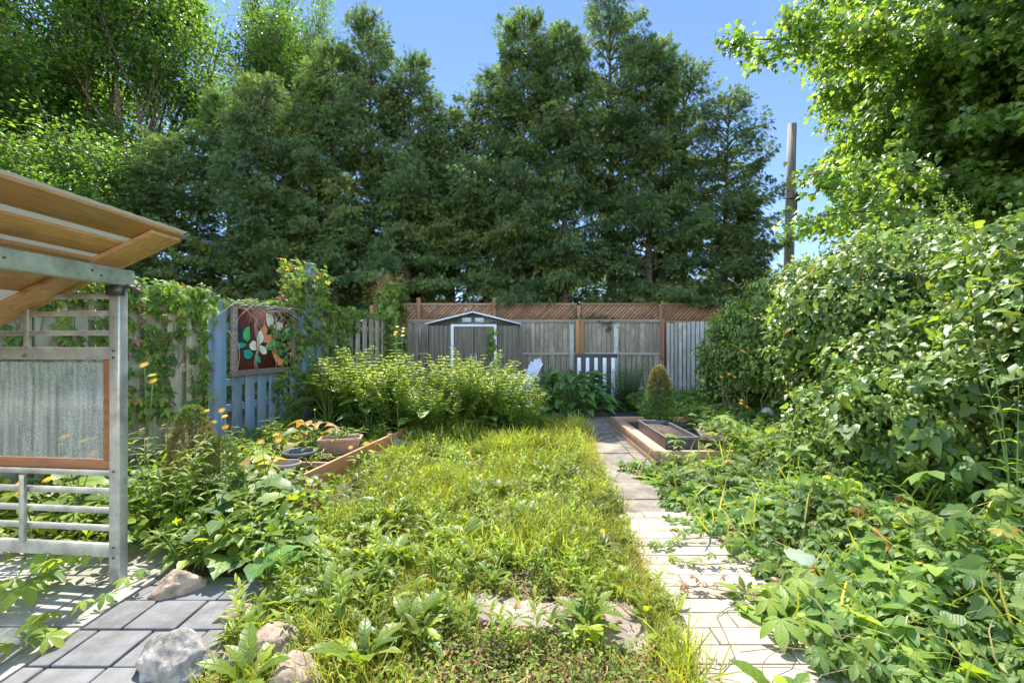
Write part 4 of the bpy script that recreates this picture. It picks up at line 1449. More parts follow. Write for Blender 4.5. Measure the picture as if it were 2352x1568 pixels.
for (x, y_, s_, rr, lb) in ((-6.5, 20, .42, 1, 'low sunlit tree glimpsed between the left cedars'), (1.5, 21, .40, 2, 'low leafy tree glimpsed under the central cedars'),
                            (8.6, 19, .30, 3, 'small distant tree beside the foot of the utility pole'), (5.6, 21, .36, 4, 'low leafy tree glimpsed through the thin right cedars'),
                            (-10.5, 21, .5, 5, 'leafy tree behind the low cedars at left')):
    o = copy_tree(bt2); o.location = (x, y_, 0); o.rotation_euler = (0, 0, rr); o.scale = (s_ * 1.3, s_ * 1.3, s_)
    tag(o, lb, 'tree', GT)

# the big maple at right: boughs sweep out of a trunk just outside the dense crown
def right_maple():
    root = tag(empty('maple_tree', (11.25, 9.5, 0)), 'large glossy-leaved maple hanging over the right side of the garden', 'tree')
    root.scale = (1.14,) * 3
    r_ = random.Random(4)
    tr = MB()
    tr.tube([(0, 0, 0), (-.05, 0, 2), (.05, .05, 4.5), (.1, .1, 7), (0, 0, 9)], [.24, .2, .17, .11, .03], 12)
    P, A, N_, T = [], [], [], []
    def bough(p0, d, L, up, dens=1.0):
        k = 9
        pts = []
        d = Vector(d).normalized()
        sd_ = Vector((-d.y, d.x, 0))
        cur = r_.uniform(-.25, .25)
        for j in range(k + 1):
            t = j / k
            pts.append(Vector(p0) + d * (L * t) + sd_ * (cur * L * t * t * .6) + Vector((0, 0, L * (up * t - .22 * t * t))))
        tr.tube(pts, [max(.008, .055 * (L / 5) * (1 - t_ / (k + 1.))) for t_ in range(k + 1)], 5, cap=False)
        base = np.array([tuple(q) for q in pts])
        nt_ = int(L * 5.5 * dens)
        for q in range(nt_):
            t = r_.uniform(.08, 1.0) ** .75
            i = min(k - 1, int(t * k)); f = t * k - i
            b0 = base[i] * (1 - f) + base[i + 1] * f
            sg = r_.choice((-1, 1))
            tl = (1.0 - .5 * t) * r_.uniform(.4, 1.0) * min(1.2, L * .3)
            td = np.array(d) * .75 + np.array(sd_) * sg * .8 + np.array([0, 0, r_.uniform(-.65, .25)])
            td /= np.linalg.norm(td)
            if t > .9:
                td = np.array(d) + np.array([0, 0, -.15]); tl *= .8
            nl = int(38 * tl + 11)
            u_ = rng.uniform(.0, 1.05, nl)
            c = b0 + td * (tl * u_)[:, None] + rng.normal(size=(nl, 3)) * np.array([.075, .075, .12]) + np.array([0, 0, -.07])
            if q % 2 == 0:
                tr.tube([b0, b0 + td * tl * .5 + np.array([0, 0, .01]), b0 + td * tl], [.01, .007, .004], 4, cap=False)
            P.append(c)
            ax = td * .5 + rng.normal(size=(nl, 3)) * .45; ax[:, 2] -= .55
            A.append(ax)
            N_.append(rng.normal(size=(nl, 3)) * .42 + np.array([-.35, -.35, .9]))
            T.append(np.clip(r_.uniform(0, .5) + rng.uniform(0, .5, nl), 0, 1))
    for i in range(310):
        az = R(r_.uniform(100, 310)) if i % 4 else R(r_.uniform(0, 360))
        z0 = 2.5 + 8.2 * (i + .5) / 310
        f = (z0 - 2.5) / 8.2
        L = (3.75 + .5 * f) * r_.uniform(.75, 1.0) * (1 if f > .15 else .95)
        dx = math.cos(az)
        if dx > -.2:
            L *= .8
        if dx < -.75:
            L *= .86
        bough((0, 0, z0 - .4), (math.cos(az), math.sin(az), 0), L, r_.uniform(-.02, .32) * (1 if f > .1 else .3))
    # long arching branches that stick out to the left
    bough((0, 0, 5.3), (-.975, -.19, 0), 6.3, .34, 1.9)
    bough((0, 0, 5.6), (-.95, -.32, 0), 5.6, .30, 1.8)
    bough((0, 0, 3.7), (-.97, -.24, 0), 5.6, .22, 1.1)
    bough((0, 0, 3.1), (-.965, -.26, 0), 5.5, .22, 1.1)
    P_, A_, N2, T_ = map(np.concatenate, (P, A, N_, T))
    lv = Leaves()
    lv.add(T_MAPLE, P_, A_, N2, rng.uniform(.075, .135, len(P_)), T_)
    tr.build('trunk', M_BARK, root)
    lv.build('crown', M_MAPLE, root, smooth=False)
    return len(P_)
NM = right_maple()
print('maple leaves', NM)

# ------------------------------------------------------------------ hop vines and creeper on the right
def lump_points(c, r_, n, nmin_dir=None, shell=(.72, 1.06), amp=.26, seed=0):
    d = rdir(n * 3)
    d = d[(d[:, 0] < .45) & (d[:, 2] > -.75)][:n]
    ph = seed * 1.7
    bump_ = (np.sin(d[:, 0] * 5 + ph) * np.sin(d[:, 1] * 6 + ph * 2) + np.sin(d[:, 2] * 7 + ph) * .7 + np.sin(d[:, 1] * 13 + d[:, 2] * 9) * .45) * amp * .6
    k = rng.uniform(shell[0] ** 3, shell[1] ** 3, len(d)) ** (1 / 3) * (1 + bump_)
    p = np.array(c) + d * np.array(r_) * k[:, None]
    nn = unit(d / np.array(r_))
    ok = p[:, 2] > .03
    return p[ok], nn[ok], k[ok]

def hop_thing(label, lumps, n, ncone, size=.10, name='hop_vine', seed=0, mat=None, cones=True, tpl=None, cat='vine'):
    c0 = lumps[0][0]
    if cones:
        base_l, lumps = lumps, []
        for c, r_ in base_l:
            lumps.append((c, tuple(v * .70 for v in r_)))
            for _ in range(19):
                d = rdir(1)[0]
                while d[0] > .3 or d[2] < -.7:
                    d = rdir(1)[0]
                q = random.uniform(.32, .56)
                lumps.append((tuple(np.array(c) + d * np.array(r_) * random.uniform(.66, .86)), (q, q * 1.1, q * random.uniform(.7, 1.0))))
        lumps = [l for l in lumps if l[0][2] > .15]
    root = tag(empty(name, (c0[0], c0[1], 0)), label, cat)
    lv, cn_ = Leaves(), Leaves()
    sh_ = MB()
    loc = np.array([c0[0], c0[1], 0])
    tot = sum(l[1][0] * l[1][2] for l in lumps) * .82
    for q, (c, r_) in enumerate(lumps):
        nn_ = int(n * r_[0] * r_[2] / tot)
        p, nn, k = lump_points(c, r_, nn_, seed=seed + q)
        m_ = len(p)
        ax = nn * .35 + rng.normal(size=(m_, 3)) * .45 + np.array([-.25, -.15, -.55])
        nr = nn * .7 + np.array([-.15, -.1, .75]) + rng.normal(size=(m_, 3)) * .38
        tt_ = np.clip(rng.uniform(0, .95, m_) + (rng.random(m_) > .98) * .5, 0, 1)
        ss_ = size * rng.uniform(.4, 1.3, m_) * np.where(rng.random(m_) < .06, 1.7, 1)
        if tpl is None:
            k_ = rng.random(m_)
            for t3, q3 in ((T_HOP, k_ < .5), (T_OVATE, (k_ >= .5) & (k_ < .9)), (T_PALMS, k_ >= .9)):
                lv.add(t3, (p - loc)[q3], ax[q3], nr[q3], ss_[q3], tt_[q3])
        else:
            lv.add(tpl, p - loc, ax, nr, ss_, tt_)
        # ragged shoots that stick out of the mass
        ns_ = int(10 * r_[0] * r_[2]) if cones else 4
        ps, n_s, _k = lump_points(c, r_, ns_ + 2, seed=seed + q, shell=(.95, 1.05))
        for a_, d_ in zip(ps, n_s):
            L_ = random.uniform(.15, .45)
            dd = unit(d_ + np.array([random.uniform(-.5, .5), random.uniform(-.5, .5), random.uniform(-.2, .9)]))
            k5 = int(L_ * 40)
            t5 = np.linspace(0, 1, k5)
            pp = a_ + dd * (t5 * L_)[:, None] + np.array([0, 0, -.18]) * (t5 ** 2 * L_)[:, None]
            sh_.tube([tuple(v - loc) for v in pp[::2]], .0025, 3, cap=False)
            lv.add(tpl or T_OVATE, pp - loc + rng.normal(size=(k5, 3)) * .012, rng.normal(size=(k5, 3)) + dd * .5, np.array([0, 0, 1]) + rng.normal(size=(k5, 3)) * .4, size * .7 * rng.uniform(.5, 1, k5), rng.uniform(.4, .95, k5))
        if cones:
            nc = int(ncone * r_[0] * r_[2] / tot)
            p, nn, k = lump_points(c, r_, nc, seed=seed + q, shell=(.98, 1.1))
            g_ = rng.integers(0, len(p), len(p) * 5)
            pp = p[g_] + rng.normal(size=(len(g_), 3)) * .05
            m_ = len(pp)
            cn_.add(T_CONE, pp - loc, rng.normal(size=(m_, 3)) * .35 + np.array([0, 0, -1]), rdir(m_), rng.uniform(.03, .05, m_), rng.random(m_))
    lv.build('foliage', mat or M_HOP, root, smooth=False)
    if cones:
        cn_.build('hop_cones', M_HOPCONE, root)['kind'] = 'stuff'
    st = sh_
    for i in range(16):
        c, r_ = random.choice(lumps)
        a = random.uniform(2.2, 4.4)
        x, y_ = c[0] + math.cos(a) * r_[0] * .75, c[1] + math.sin(a) * r_[1] * .75
        pts = [(x - loc[0] + random.uniform(-.04, .04) * j, y_ - loc[1] + random.uniform(-.04, .04) * j, c[2] * 1.1 * j / 6 + .02) for j in range(7)]
        st.tube(pts, [.014 * (1 - j / 12) for j in range(7)], 5)
    st.build('stems', M_TWIG, root)['kind'] = 'stuff'
    return root
hop_thing('hop vine mound nearest the back corner, bright along its crest', [((4.55, 7.0, 1.32), (.98, 1.15, 1.12)), ((4.15, 7.35, 1.15), (.7, .7, .95))], 17000, 700, .075, seed=1)
hop_thing('middle hop vine mound hanging over the right fence', [((4.35, 5.25, 1.38), (1.08, 1.2, 1.12)), ((4.6, 5.7, 1.1), (1.0, 1.2, 1.1))], 19000, 700, .078, seed=2)
hop_thing('nearest hop vine mound at the right edge, thick with hop cones', [((4.35, 3.75, 1.1), (1.05, 1.15, 1.30)), ((3.85, 4.15, .62), (.85, .85, .72)), ((4.5, 2.4, 1.2), (1.1, 1.1, 1.25))], 26000, 1100, .082, seed=3)

def palm_thing(name, label, lumps, n, size, tpl=T_PALMS, mat=None, seed=0, cat='creeper'):
    return hop_thing(label, lumps, n, 0, size, name=name, seed=seed, mat=mat or M_CREEP, cones=False, tpl=tpl, cat=cat)
palm_thing('creeper', 'dark five-leaved creeper smothering the whitewashed fence corner', [((5.0, 8.8, .95), (.92, 1.2, 1.08)), ((4.75, 9.4, .4), (.6, .8, .45)), ((4.3, 8.2, .35), (.7, .8, .5))], 3800, .10, seed=5)
palm_thing('creeper', 'creeper growing over the fence foot between the hop mounds', [((4.55, 6.2, .5), (.85, 1.7, .75))], 1800, .10, seed=6)
palm_thing('creeper', 'large-leaved creeper at the shaded foot of the nearest hop mound', [((4.0, 3.4, .25), (1.05, 1.3, .5))], 900, .11, seed=7)

# ground-covering creeper on the right
def in_cover(x, y):
    edge = 1.28 + .13 * np.sin(y * 5.1) + .09 * np.sin(y * 13) + .05 * np.sin(y * 31)
    a = (x > edge) & (y < 4.72)
    b_ = (x > 2.42 + .12 * np.sin(y * 6) + .12 * (y - 4.7)) & (y >= 4.72)
    c_ = (y >= 7.1) & (x > 2.2)
    return a | b_ | c_
def cover_h(x, y):
    e = np.clip((x - 1.25) / 1.1, 0, 1)
    h_ = .07 + .24 * e + .07 * np.sin(x * 4.1 + y * 2) * e + .05 * np.sin(y * 6.3 - x * 3)
    return np.maximum(.04, h_)
gc = Leaves()
n = 15000
x = rnd(1.1, 4.6, n); y_ = 1.0 + 8.4 * rng.random(n) ** 1.25
ok = in_cover(x, y_)
x, y_ = x[ok], y_[ok]
m_ = len(x)
z = cover_h(x, y_) * rng.uniform(.35, 1.1, m_) ** .5
ax = rng.normal(size=(m_, 3)); ax[:, 2] = -.1 + rng.normal(size=m_) * .25; ax[:, 0] -= .2; ax[:, 1] -= .35
nr = rng.normal(size=(m_, 3)) * .33 + np.array([0, -.15, 1])
gc.add(T_PALM, np.stack([x, y_, z], 1), ax, nr, rng.uniform(.035, .088, m_) * np.where(y_ < 2.6, 1.2, 1), np.clip(rng.beta(1.6, 2, m_) + (rng.random(m_) > .975) * .6, 0, 1))
k_ = rng.random(m_) < .16
gc.add(T_HOP, np.stack([x, y_, z * 1.05], 1)[k_], ax[k_] + rng.normal(size=(k_.sum(), 3)) * .3, nr[k_], rng.uniform(.06, .12, k_.sum()), rng.uniform(.1, .9, k_.sum()))
# a fill of small single leaves lower down
n = 22000
x = rnd(1.1, 4.6, n); y_ = 1.0 + 8.4 * rng.random(n) ** 1.2
ok = in_cover(x, y_)
x, y_ = x[ok], y_[ok]; m_ = len(x)
z = cover_h(x, y_) * rng.uniform(0, .95, m_)
gc.add(T_OVATE, np.stack([x, y_, z], 1), rng.normal(size=(m_, 3)) * np.array([1, 1, .4]), rng.normal(size=(m_, 3)) * .5 + np.array([0, 0, 1]), rng.uniform(.03, .075, m_), rng.beta(1.3, 2, m_))
stuff(gc.build('creeper_cover', M_CREEP, smooth=False), 'thick five-leaved creeper spreading over the ground right of the path', 'ground cover')
n = 1400
x = rnd(1.25, 4.2, n); y_ = rnd(1.4, 7.0, n)
ok = in_cover(x, y_)
x, y_ = x[ok], y_[ok]; m_ = len(x)
cg = Leaves()
cg.add(T_GRASS2, np.stack([x, y_, cover_h(x, y_) * .4], 1), rng.normal(size=(m_, 3)) * np.array([.5, .5, 0]) + np.array([0, 0, 1]), rng.normal(size=(m_, 3)), rng.uniform(.15, .38, m_), rng.random(m_))
stuff(cg.build('grass', M_GRASS, smooth=False), 'grass blades and straw poking up through the creeper right of the path', 'grass')
tw = MB()
for i in range(90):
    x, y_ = random.uniform(1.2, 4), random.uniform(1.6, 6.5)
    if not in_cover(np.array([x]), np.array([y_]))[0]:
        continue
    a = random.uniform(0, 6.28)
    pts = []
    for j in range(7):
        pts.append((x, y_, float(cover_h(np.array([x]), np.array([y_]))[0]) * .8))
        a += random.uniform(-.4, .4)
        x += math.cos(a) * .09; y_ += math.sin(a) * .09
    tw.tube(pts, .002, 4)
stuff(tw.build('creeper_runners', M_TWIG), 'thin reddish creeper runners threading through the ground cover', 'ground cover')

# creeper tips reaching across the white path, each a plant tip of its own
def runner(pts, label, size=.07, n=7, mat=None, nm='creeper_runner'):
    root = tag(empty(nm, pts[0]), label, 'creeper')
    o0 = np.array(pts[0])
    P = np.array(pts) - o0
    st = MB(); st.tube([tuple(q) for q in P], .003, 5); st.build('stem', M_TWIG, root)
    lv = Leaves()
    tt = np.linspace(.1, 1, n) * (len(P) - 1)
    i0 = np.minimum(tt.astype(int), len(P) - 2); f = (tt - i0)[:, None]
    c = P[i0] * (1 - f) + P[i0 + 1] * f + np.array([0, 0, .03]) + rng.normal(size=(n, 3)) * .015
    d = P[i0 + 1] - P[i0]
    lv.add(T_PALM, c, d + rng.normal(size=(n, 3)) * np.array([.08, .08, .02]), rng.normal(size=(n, 3)) * .25 + np.array([0, -.1, 1]), size * rng.uniform(.7, 1.2, n), rng.uniform(.4, .9, n))
    lv.build('leaves', mat or M_CREEP, root, smooth=False)
    return root
runner([(1.5, 3.0, .06), (1.3, 3.02, .06), (1.1, 2.98, .05), (.98, 2.9, .045), (.9, 2.88, .04)], 'creeper runner crossing the pale path farthest from the camera', .055, 9)
runner([(1.5, 2.72, .08), (1.3, 2.66, .06), (1.1, 2.65, .05), (.95, 2.72, .045)], 'creeper runner with small leaves halfway along the pale path', .055, 9)
runner([(1.4, 2.35, .08), (1.25, 2.3, .07), (1.1, 2.36, .06), (1.0, 2.42, .05), (.9, 2.4, .045)], 'reddening creeper runner ending near the left edge of the pale path', .045, 10, M_REDL)
runner([(1.45, 2.3, .14), (1.32, 2.22, .13), (1.22, 2.15, .12), (1.18, 2.02, .09)], 'large-leaved creeper shoot overhanging the pale path nearest the camera', .12, 5)
b = MB(); b.tube([(1.25, 2.28, .05), (1.06, 2.24, .04), (.98, 2.18, .036), (.96, 2.05, .036), (.93, 1.9, .036), (.84, 1.82, .04), (.74, 1.82, .05)], .0025, 5)
tag(b.build('bare_runner', M_TWIG), 'thin bare runner curving over the pale path slabs', 'twig')
runner([(-1.92, 2.46, .10), (-2.0, 2.32, .09), (-2.08, 2.2, .07), (-2.14, 2.08, .06)], 'creeper shoot lying on the patio at the foot of the metal post', .085, 6)
runner([(-2.5, 1.85, .10), (-2.3, 1.84, .09), (-2.12, 1.9, .07), (-2.0, 1.95, .06)], 'creeper shoot at the bottom left corner of the patio', .085, 9)
runner([(-2.7, 2.75, .16), (-2.6, 2.55, .14), (-2.45, 2.4, .12), (-2.4, 2.25, .1)], 'large dark creeper leaves under the lowest metal rail', .15, 6)
runner([(-2.35, 2.7, .18), (-2.3, 2.6, .16), (-2.4, 2.5, .12), (-2.6, 2.4, .1)], 'big creeper leaves behind the foot of the shelter panel', .15, 5)

# ------------------------------------------------------------------ creeper on the left fence
def fence_creeper(label, Y0, Y1, spec, mat=None, seed=0, red=0.0):
    """spec: list of (u0,u1,z0,z1,count,size,out)"""
    root = tag(empty('creeper', fence_pt(Y0), FA), label, 'creeper')
    L = seg_len(Y0, Y1)
    lv = Leaves(); st = MB(); rd_ = Leaves()
    for (u0, u1, z0, z1, cnt, size, out) in spec:
        m_ = cnt
        x = rng.uniform(u0 * L, u1 * L, m_); z = rng.uniform(z0, z1, m_)
        thick = out * (0.4 + .6 * np.sin(x * 7 + z * 5 + seed) ** 2)
        y_ = -.06 - rng.random(m_) * thick
        if z0 > 1.7:
            y_ = rng.uniform(-out, out, m_)
            z = z0 + (z1 - z0) * rng.random(m_) * (.5 + .5 * np.sin(x * 9 + seed) ** 2)
        P = np.stack([x, y_, z], 1)
        ax = rng.normal(size=(m_, 3)) * .5 + np.array([0, -.25, -.6])
        if z0 > 1.7:
            ax = rng.normal(size=(m_, 3)) * .7 + np.array([0, -.4, -.1])
        nr = rng.normal(size=(m_, 3)) * .35 + np.array([0, -.75, .55])
        k = rng.random(m_) < red
        t = np.clip(rng.beta(1.5, 2, m_), 0, .97)
        for q, dst in ((~k, lv), (k, rd_)):
            if q.any():
                dst.add(T_PALM, P[q], ax[q], nr[q], size * rng.uniform(.6, 1.25, q.sum()), t[q])
        for j in range(max(2, int((u1 - u0) * L * 5))):
            xx = random.uniform(u0 * L, u1 * L); zz = max(z0 - .3, .02)
            pts = [(xx, -.055, zz)]
            while zz < min(z1, 1.72):
                zz += .15; xx += random.uniform(-.06, .06)
                pts.append((xx, -.06 - random.random() * .03, zz))
            st.tube(pts, .004, 4)
    lv.build('foliage', mat or M_CREEP, root, smooth=False)
    if rd_.V:
        rd_.build('red_foliage', M_REDL, root, smooth=False)
    st.build('stems', M_TWIG, root)
    return root
fence_creeper('creeper trailing down the pale fence between the metal frame and the blue gate', 3.0, 5.55,
              [(.0, 1, 1.70, 2.0, 560, .085, .16), (.0, .45, 1.0, 1.8, 110, .095, .08), (.5, 1, 1.35, 1.8, 110, .085, .06), (.60, .80, .5, 1.4, 130, .085, .06), (.88, .98, .3, 1.3, 50, .085, .06), (.3, .6, .9, 1.4, 30, .08, .05)], red=.04)
fence_creeper('creeper strip along the top of the blue gate', 5.6, 7.1, [(0, 1, 1.80, 1.95, 200, .065, .1)], red=.12, seed=2)
fence_creeper('creeper climbing the tall blue gate post and hiding the painting corner', 6.45, 7.85,
              [(.05, .75, .1, 1.5, 300, .085, .12), (.25, .8, 1.3, 1.85, 130, .08, .1), (.35, 1.0, 1.8, 2.3, 300, .07, .22), (.3, .98, 2.1, 2.66, 380, .065, .17), (.0, .3, 1.2, 1.75, 40, .07, .05)], red=.16, seed=3)
fence_creeper('yellow-green creeper heaped over the short picket fence', 7.6, 9.75,
              [(0, .5, 1.5, 1.85, 150, .07, .15), (0, .6, 1.8, 2.02, 180, .07, .2), (.5, 1, 1.82, 1.95, 90, .06, .12), (0, .35, .1, 1.5, 260, .085, .22), (.4, .8, .2, .9, 80, .08, .12)], red=.05, seed=4)
pillar = palm_thing('creeper', 'tall dark vine pillar with a rusty top at the left end of the back fence', [((-2.62, 10.1, 1.35), (.40, .4, 1.2)), ((-2.6, 10.1, 2.2), (.42, .42, .5))], 1500, .085, seed=9)
rt = Leaves()
p, nn, k = lump_points((0, 0, 2.42), (.42, .4, .34), 450, seed=4, shell=(.95, 1.1))
p = p[p[:, 2] > 2.4]
rt.add(T_LANCE, p, rng.normal(size=(len(p), 3)) + np.array([0, 0, .3]), rdir(len(p)), rng.uniform(.06, .1, len(p)), rng.uniform(.3, 1, len(p)))
o = rt.build('seed_heads', M_REDL, pillar); o['kind'] = 'stuff'
# creeper over the shed door corner
root = tag(empty('creeper', (-.42, 9.48, 0)), 'small creeper hanging over the right-hand shed door', 'creeper')
lv = Leaves(); m_ = 45
lv.add(T_PALMS, np.stack([rng.normal(0, .06, m_), rng.uniform(-.06, 0, m_), rng.uniform(1.0, 1.64, m_)], 1), rng.normal(size=(m_, 3)) * .4 + np.array([0, 0, -.7]), rng.normal(size=(m_, 3)) * .3 + np.array([0, -1, .3]), .07, rng.random(m_) * .8)
lv.build('foliage', M_CREEP, root)
b = MB(); b.tube([(.05, -.02, .6), (.0, -.02, 1.1), (.03, -.02, 1.62)], .004, 4); b.build('stem', M_TWIG, root)

# ------------------------------------------------------------------ plants
def stem_plant(name, loc, nst, h_, spread, label, cat, group=None, leaf=T_OVATE, lsize=.08, lmat=None, heads=True, step=.055, seed=0, headmat=None, arch=.15):
    r_ = random.Random(seed)
    root = tag(empty(name, loc), label, cat, group)
    st, lv, hd = MB(), Leaves(), Leaves()
    for i in range(nst):
        a = r_.uniform(0, 6.28); rr = spread * math.sqrt(r_.random())
        x, y_ = rr * .5 * math.cos(a), rr * .5 * math.sin(a)
        tx, ty = math.cos(a) * rr, math.sin(a) * rr
        hh = h_ * r_.uniform(.72, 1.05) * (1 - .22 * (rr / spread) ** 2)
        k = 7
        pts = []
        for j in range(k + 1):
            t = j / k
            pts.append(np.array([x + (tx - x) * t ** 1.5 + arch * t * t * math.cos(a) * hh, y_ + (ty - y_) * t ** 1.5 + arch * t * t * math.sin(a) * hh, hh * t]))
        st.tube(pts, [.006 * (1 - .6 * j / k) for j in range(k + 1)], 4, cap=False)
        B = np.array(pts)
        nl = int(hh * .85 / step)
        for q in range(nl):
            t = .12 + .86 * q / max(1, nl)
            ii = min(k - 1, int(t * k)); f = t * k - ii
            c = B[ii] * (1 - f) + B[ii + 1] * f
            a2 = q * 1.57 + r_.uniform(-.3, .3)
            for s2 in (0, math.pi):
                d = np.array([math.cos(a2 + s2), math.sin(a2 + s2), r_.uniform(.05, .5)])
                sz = lsize * (1.15 - .55 * t) * r_.uniform(.8, 1.2)
                lv.add(leaf, c, d, np.array([r_.uniform(-.2, .2), r_.uniform(-.2, .2), 1]), sz, r_.random() * .5 + .45 * t)
            if heads and t > .72 and r_.random() < .8:
                n_ = 4
                hd.add(T_CONE, c + rng.normal(size=(n_, 3)) * .018 + np.array([0, 0, .02]), rng.normal(size=(n_, 3)) * .4 + np.array([0, 0, 1]), rdir(n_), rng.uniform(.012, .02, n_), rng.random(n_))
    st.build('stems', M_STEM, root)
    lv.build('foliage', lmat or M_SHRUBL, root, smooth=False)
    if heads:
        hd.build('seed_heads', headmat or M_REDL, root)['kind'] = 'stuff'
    return root

GB = 'leafy flowering stems massed in front of the shed'
protoA = stem_plant('flowering_bush', (-2.1, 6.75, 0), 52, 1.36, .58, 'leafy bush with brown buds at the left end of the clump before the shed', 'bush', GB, seed=1, lsize=.125, step=.046, arch=.24)
protoB = stem_plant('flowering_bush', (-1.25, 6.9, 0), 52, 1.2, .60, 'leafy bush with brown buds second from the left before the shed', 'bush', GB, seed=2, lsize=.125, step=.046, arch=.24)
for (src, x, y_, s_, rr, lb) in ((protoA, -1.65, 6.5, .86, 1.3, 'shorter leafy bush in front of the gap between the left two bushes'),
                                 (protoA, -.62, 6.75, .95, 2.6, 'leafy bush with brown buds below the shed doors'),
                                 (protoB, -.2, 6.65, .92, 4.0, 'leafy bush with brown buds below the right shed wall'),
                                 (protoA, -.3, 7.25, .8, 5.1, 'leafy bush just left of the white chair'),
                                 (protoB, -.9, 6.35, .72, .8, 'low leafy bush at the front middle of the clump'),
                                 (protoA, -1.2, 6.3, .62, 2.2, 'low leafy bush in front of the left pair'),
                                 (protoB, .1, 6.45, .66, 5.5, 'low leafy bush at the right front of the clump'),
                                 (protoA, -2.3, 7.15, .95, 4.4, 'leafy bush at the back of the left end of the clump'),
                                 (protoB, -2.75, 7.3, .9, 3.0, 'leafy bush nearest the short picket fence')):
    o = copy_tree(src); o.location = (x, y_, 0); o.scale = (s_,) * 3; o.rotation_euler = (0, 0, rr); tag(o, lb, 'bush', GB)

def broad_plant(name, loc, n, size, hmin, hmax, label, cat, tpl=T_BIG, mat=None, group=None, seed=0, spread=.28, up=.45, zroot=0, stem=True, lean=(0, 0)):
    r_ = random.Random(seed)
    root = tag(empty(name, loc), label, cat, group)
    st, lv = MB(), Leaves()
    for i in range(n):
        a = i * 2.4 + r_.uniform(-.4, .4)
        t = (i + .5) / n
        h_ = hmin + (hmax - hmin) * t * r_.uniform(.85, 1.1)
        rr = spread * (1 - .55 * t) * r_.uniform(.75, 1.2)
        p = np.array([rr * math.cos(a) + lean[0] * h_, rr * math.sin(a) + lean[1] * h_, h_])
        if stem:
            st.tube([(0, 0, 0), tuple(p * np.array([.4, .4, .65])), tuple(p)], [.008, .006, .004], 5, cap=False)
        ax = np.array([math.cos(a), math.sin(a), up * r_.uniform(.2, 1.2) - .1])
        nr = np.array([-math.cos(a) * .3 + r_.uniform(-.2, .2), -math.sin(a) * .3 + r_.uniform(-.25, .1), 1])
        lv.add(tpl, p, ax, nr, size * r_.uniform(.7, 1.2), r_.random())
    if stem:
        st.build('stems', M_STEM, root)
    lv.build('leaves', mat or M_BIGL, root)
    return root

broad_plant('hosta', (1.17, 8.6, 0), 150, .31, .10, .74, 'big glossy green hosta clump right of the white chair', 'hosta', T_HOSTA, M_HOSTA, seed=3, spread=.66, stem=True)
GBD = 'broad heart-leaved burdocks'
bd = [(-2.0, 6.35, .26, .1, .62, 14, 'heart-leaved burdock under the left end of the bush clump'), (-1.2, 6.3, .26, .1, .5, 14, 'heart-leaved burdock by the far end of the orange board'),
      (-.45, 6.35, .25, .08, .42, 14, 'heart-leaved burdock at the grass edge below the shed doors'), (.25, 6.9, .24, .06, .4, 12, 'heart-leaved burdock right of the bush clump near the path end'),
      (-2.75, 6.8, .32, .1, .75, 13, 'large dark burdock against the blue post foot'),
      (-1.95, 3.35, .26, .08, .42, 15, 'sunlit burdock just behind the metal post'), (-2.0, 3.75, .22, .06, .30, 12, 'burdock with burrs in the middle of the left weeds'),
      (-1.75, 2.9, .24, .06, .33, 12, 'burdock at the right of the metal post foot'), (-1.5, 2.85, .22, .05, .26, 10, 'low burdock at the left lawn edge'),
      (-2.6, 3.35, .28, .08, .45, 15, 'burdock seen through the lower metal rails'), (-3.2, 3.2, .28, .08, .42, 15, 'burdock behind the lower rails at the left edge of the photo'),
      ]
for i, (x, y_, s_, h0, h1, n_, lb) in enumerate(bd):
    broad_plant('burdock', (x, y_, 0), n_, s_ * (.82 if y_ < 4.5 else 1), h0, h1 * (.85 if y_ < 4.5 else 1), lb, 'burdock', T_BIG, M_BIGL, GBD, seed=20 + i, spread=.3)
broad_plant('burdock', (-1.34, 2.5, 0), 4, .20, .08, .17, 'single huge grey-green leaf standing at the left lawn edge', 'burdock', T_BIG, M_HOSTA, GBD, seed=77, spread=.05, up=.9)
broad_plant('hosta', (-2.45, 4.05, 0), 16, .28, .12, .34, 'pale yellow-green sunlit hosta by the pots', 'hosta', T_HOSTA, M_YHOSTA, seed=5, spread=.3)
broad_plant('hosta', (-2.35, 5.35, .07), 13, .24, .10, .34, 'withering hosta with orange-brown leaves below the blue gate', 'hosta', T_HOSTA, leaf_mat('withered_leaves', [(0, G(.16, .2, .04)), (.5, G(.35, .26, .06)), (1, G(.5, .2, .05))], .4, (1.3, 1.1, .6), .5, veins=True), seed=6, spread=.2)
broad_plant('weed_clump', (2.3, 4.98, .1), 26, .13, .05, .26, 'green weeds between the dark planters in the timber bed', 'weeds', T_OVATE, M_WEED, seed=8, spread=.2)
broad_plant('weed_clump', (2.2, 6.2, .1), 22, .14, .05, .3, 'leafy weeds behind the long dark planter', 'weeds', T_OVATE, M_WEED, seed=9, spread=.3)
broad_plant('weed_clump', (3.0, 6.4, 0), 30, .17, .08, .35, 'dark leafy weeds beyond the right side of the timber bed', 'weeds', T_OVATE, M_HOSTA, seed=10, spread=.4)
broad_plant('weed_clump', (.95, 7.85, .0), 18, .12, .05, .3, 'leafy weeds at the far end of the concrete path', 'weeds', T_OVATE, M_HOSTA, seed=12, spread=.22)
broad_plant('weed_clump', (.55, 7.3, .0), 16, .14, .05, .22, 'grey-green thistle-like weeds left of the path end', 'weeds', T_TOOTH, M_HOSTA, seed=13, spread=.2)
runner([(1.72, 4.62, .26), (1.7, 4.72, .30), (1.74, 4.85, .31)], 'creeper sprig leaning over the near corner of the timber bed', .12, 4)
runner([(2.35, 4.55, .2), (2.3, 4.6, .42), (2.22, 4.62, .52), (2.12, 4.64, .54)], 'upright pale creeper shoot at the right of the timber bed', .13, 5)
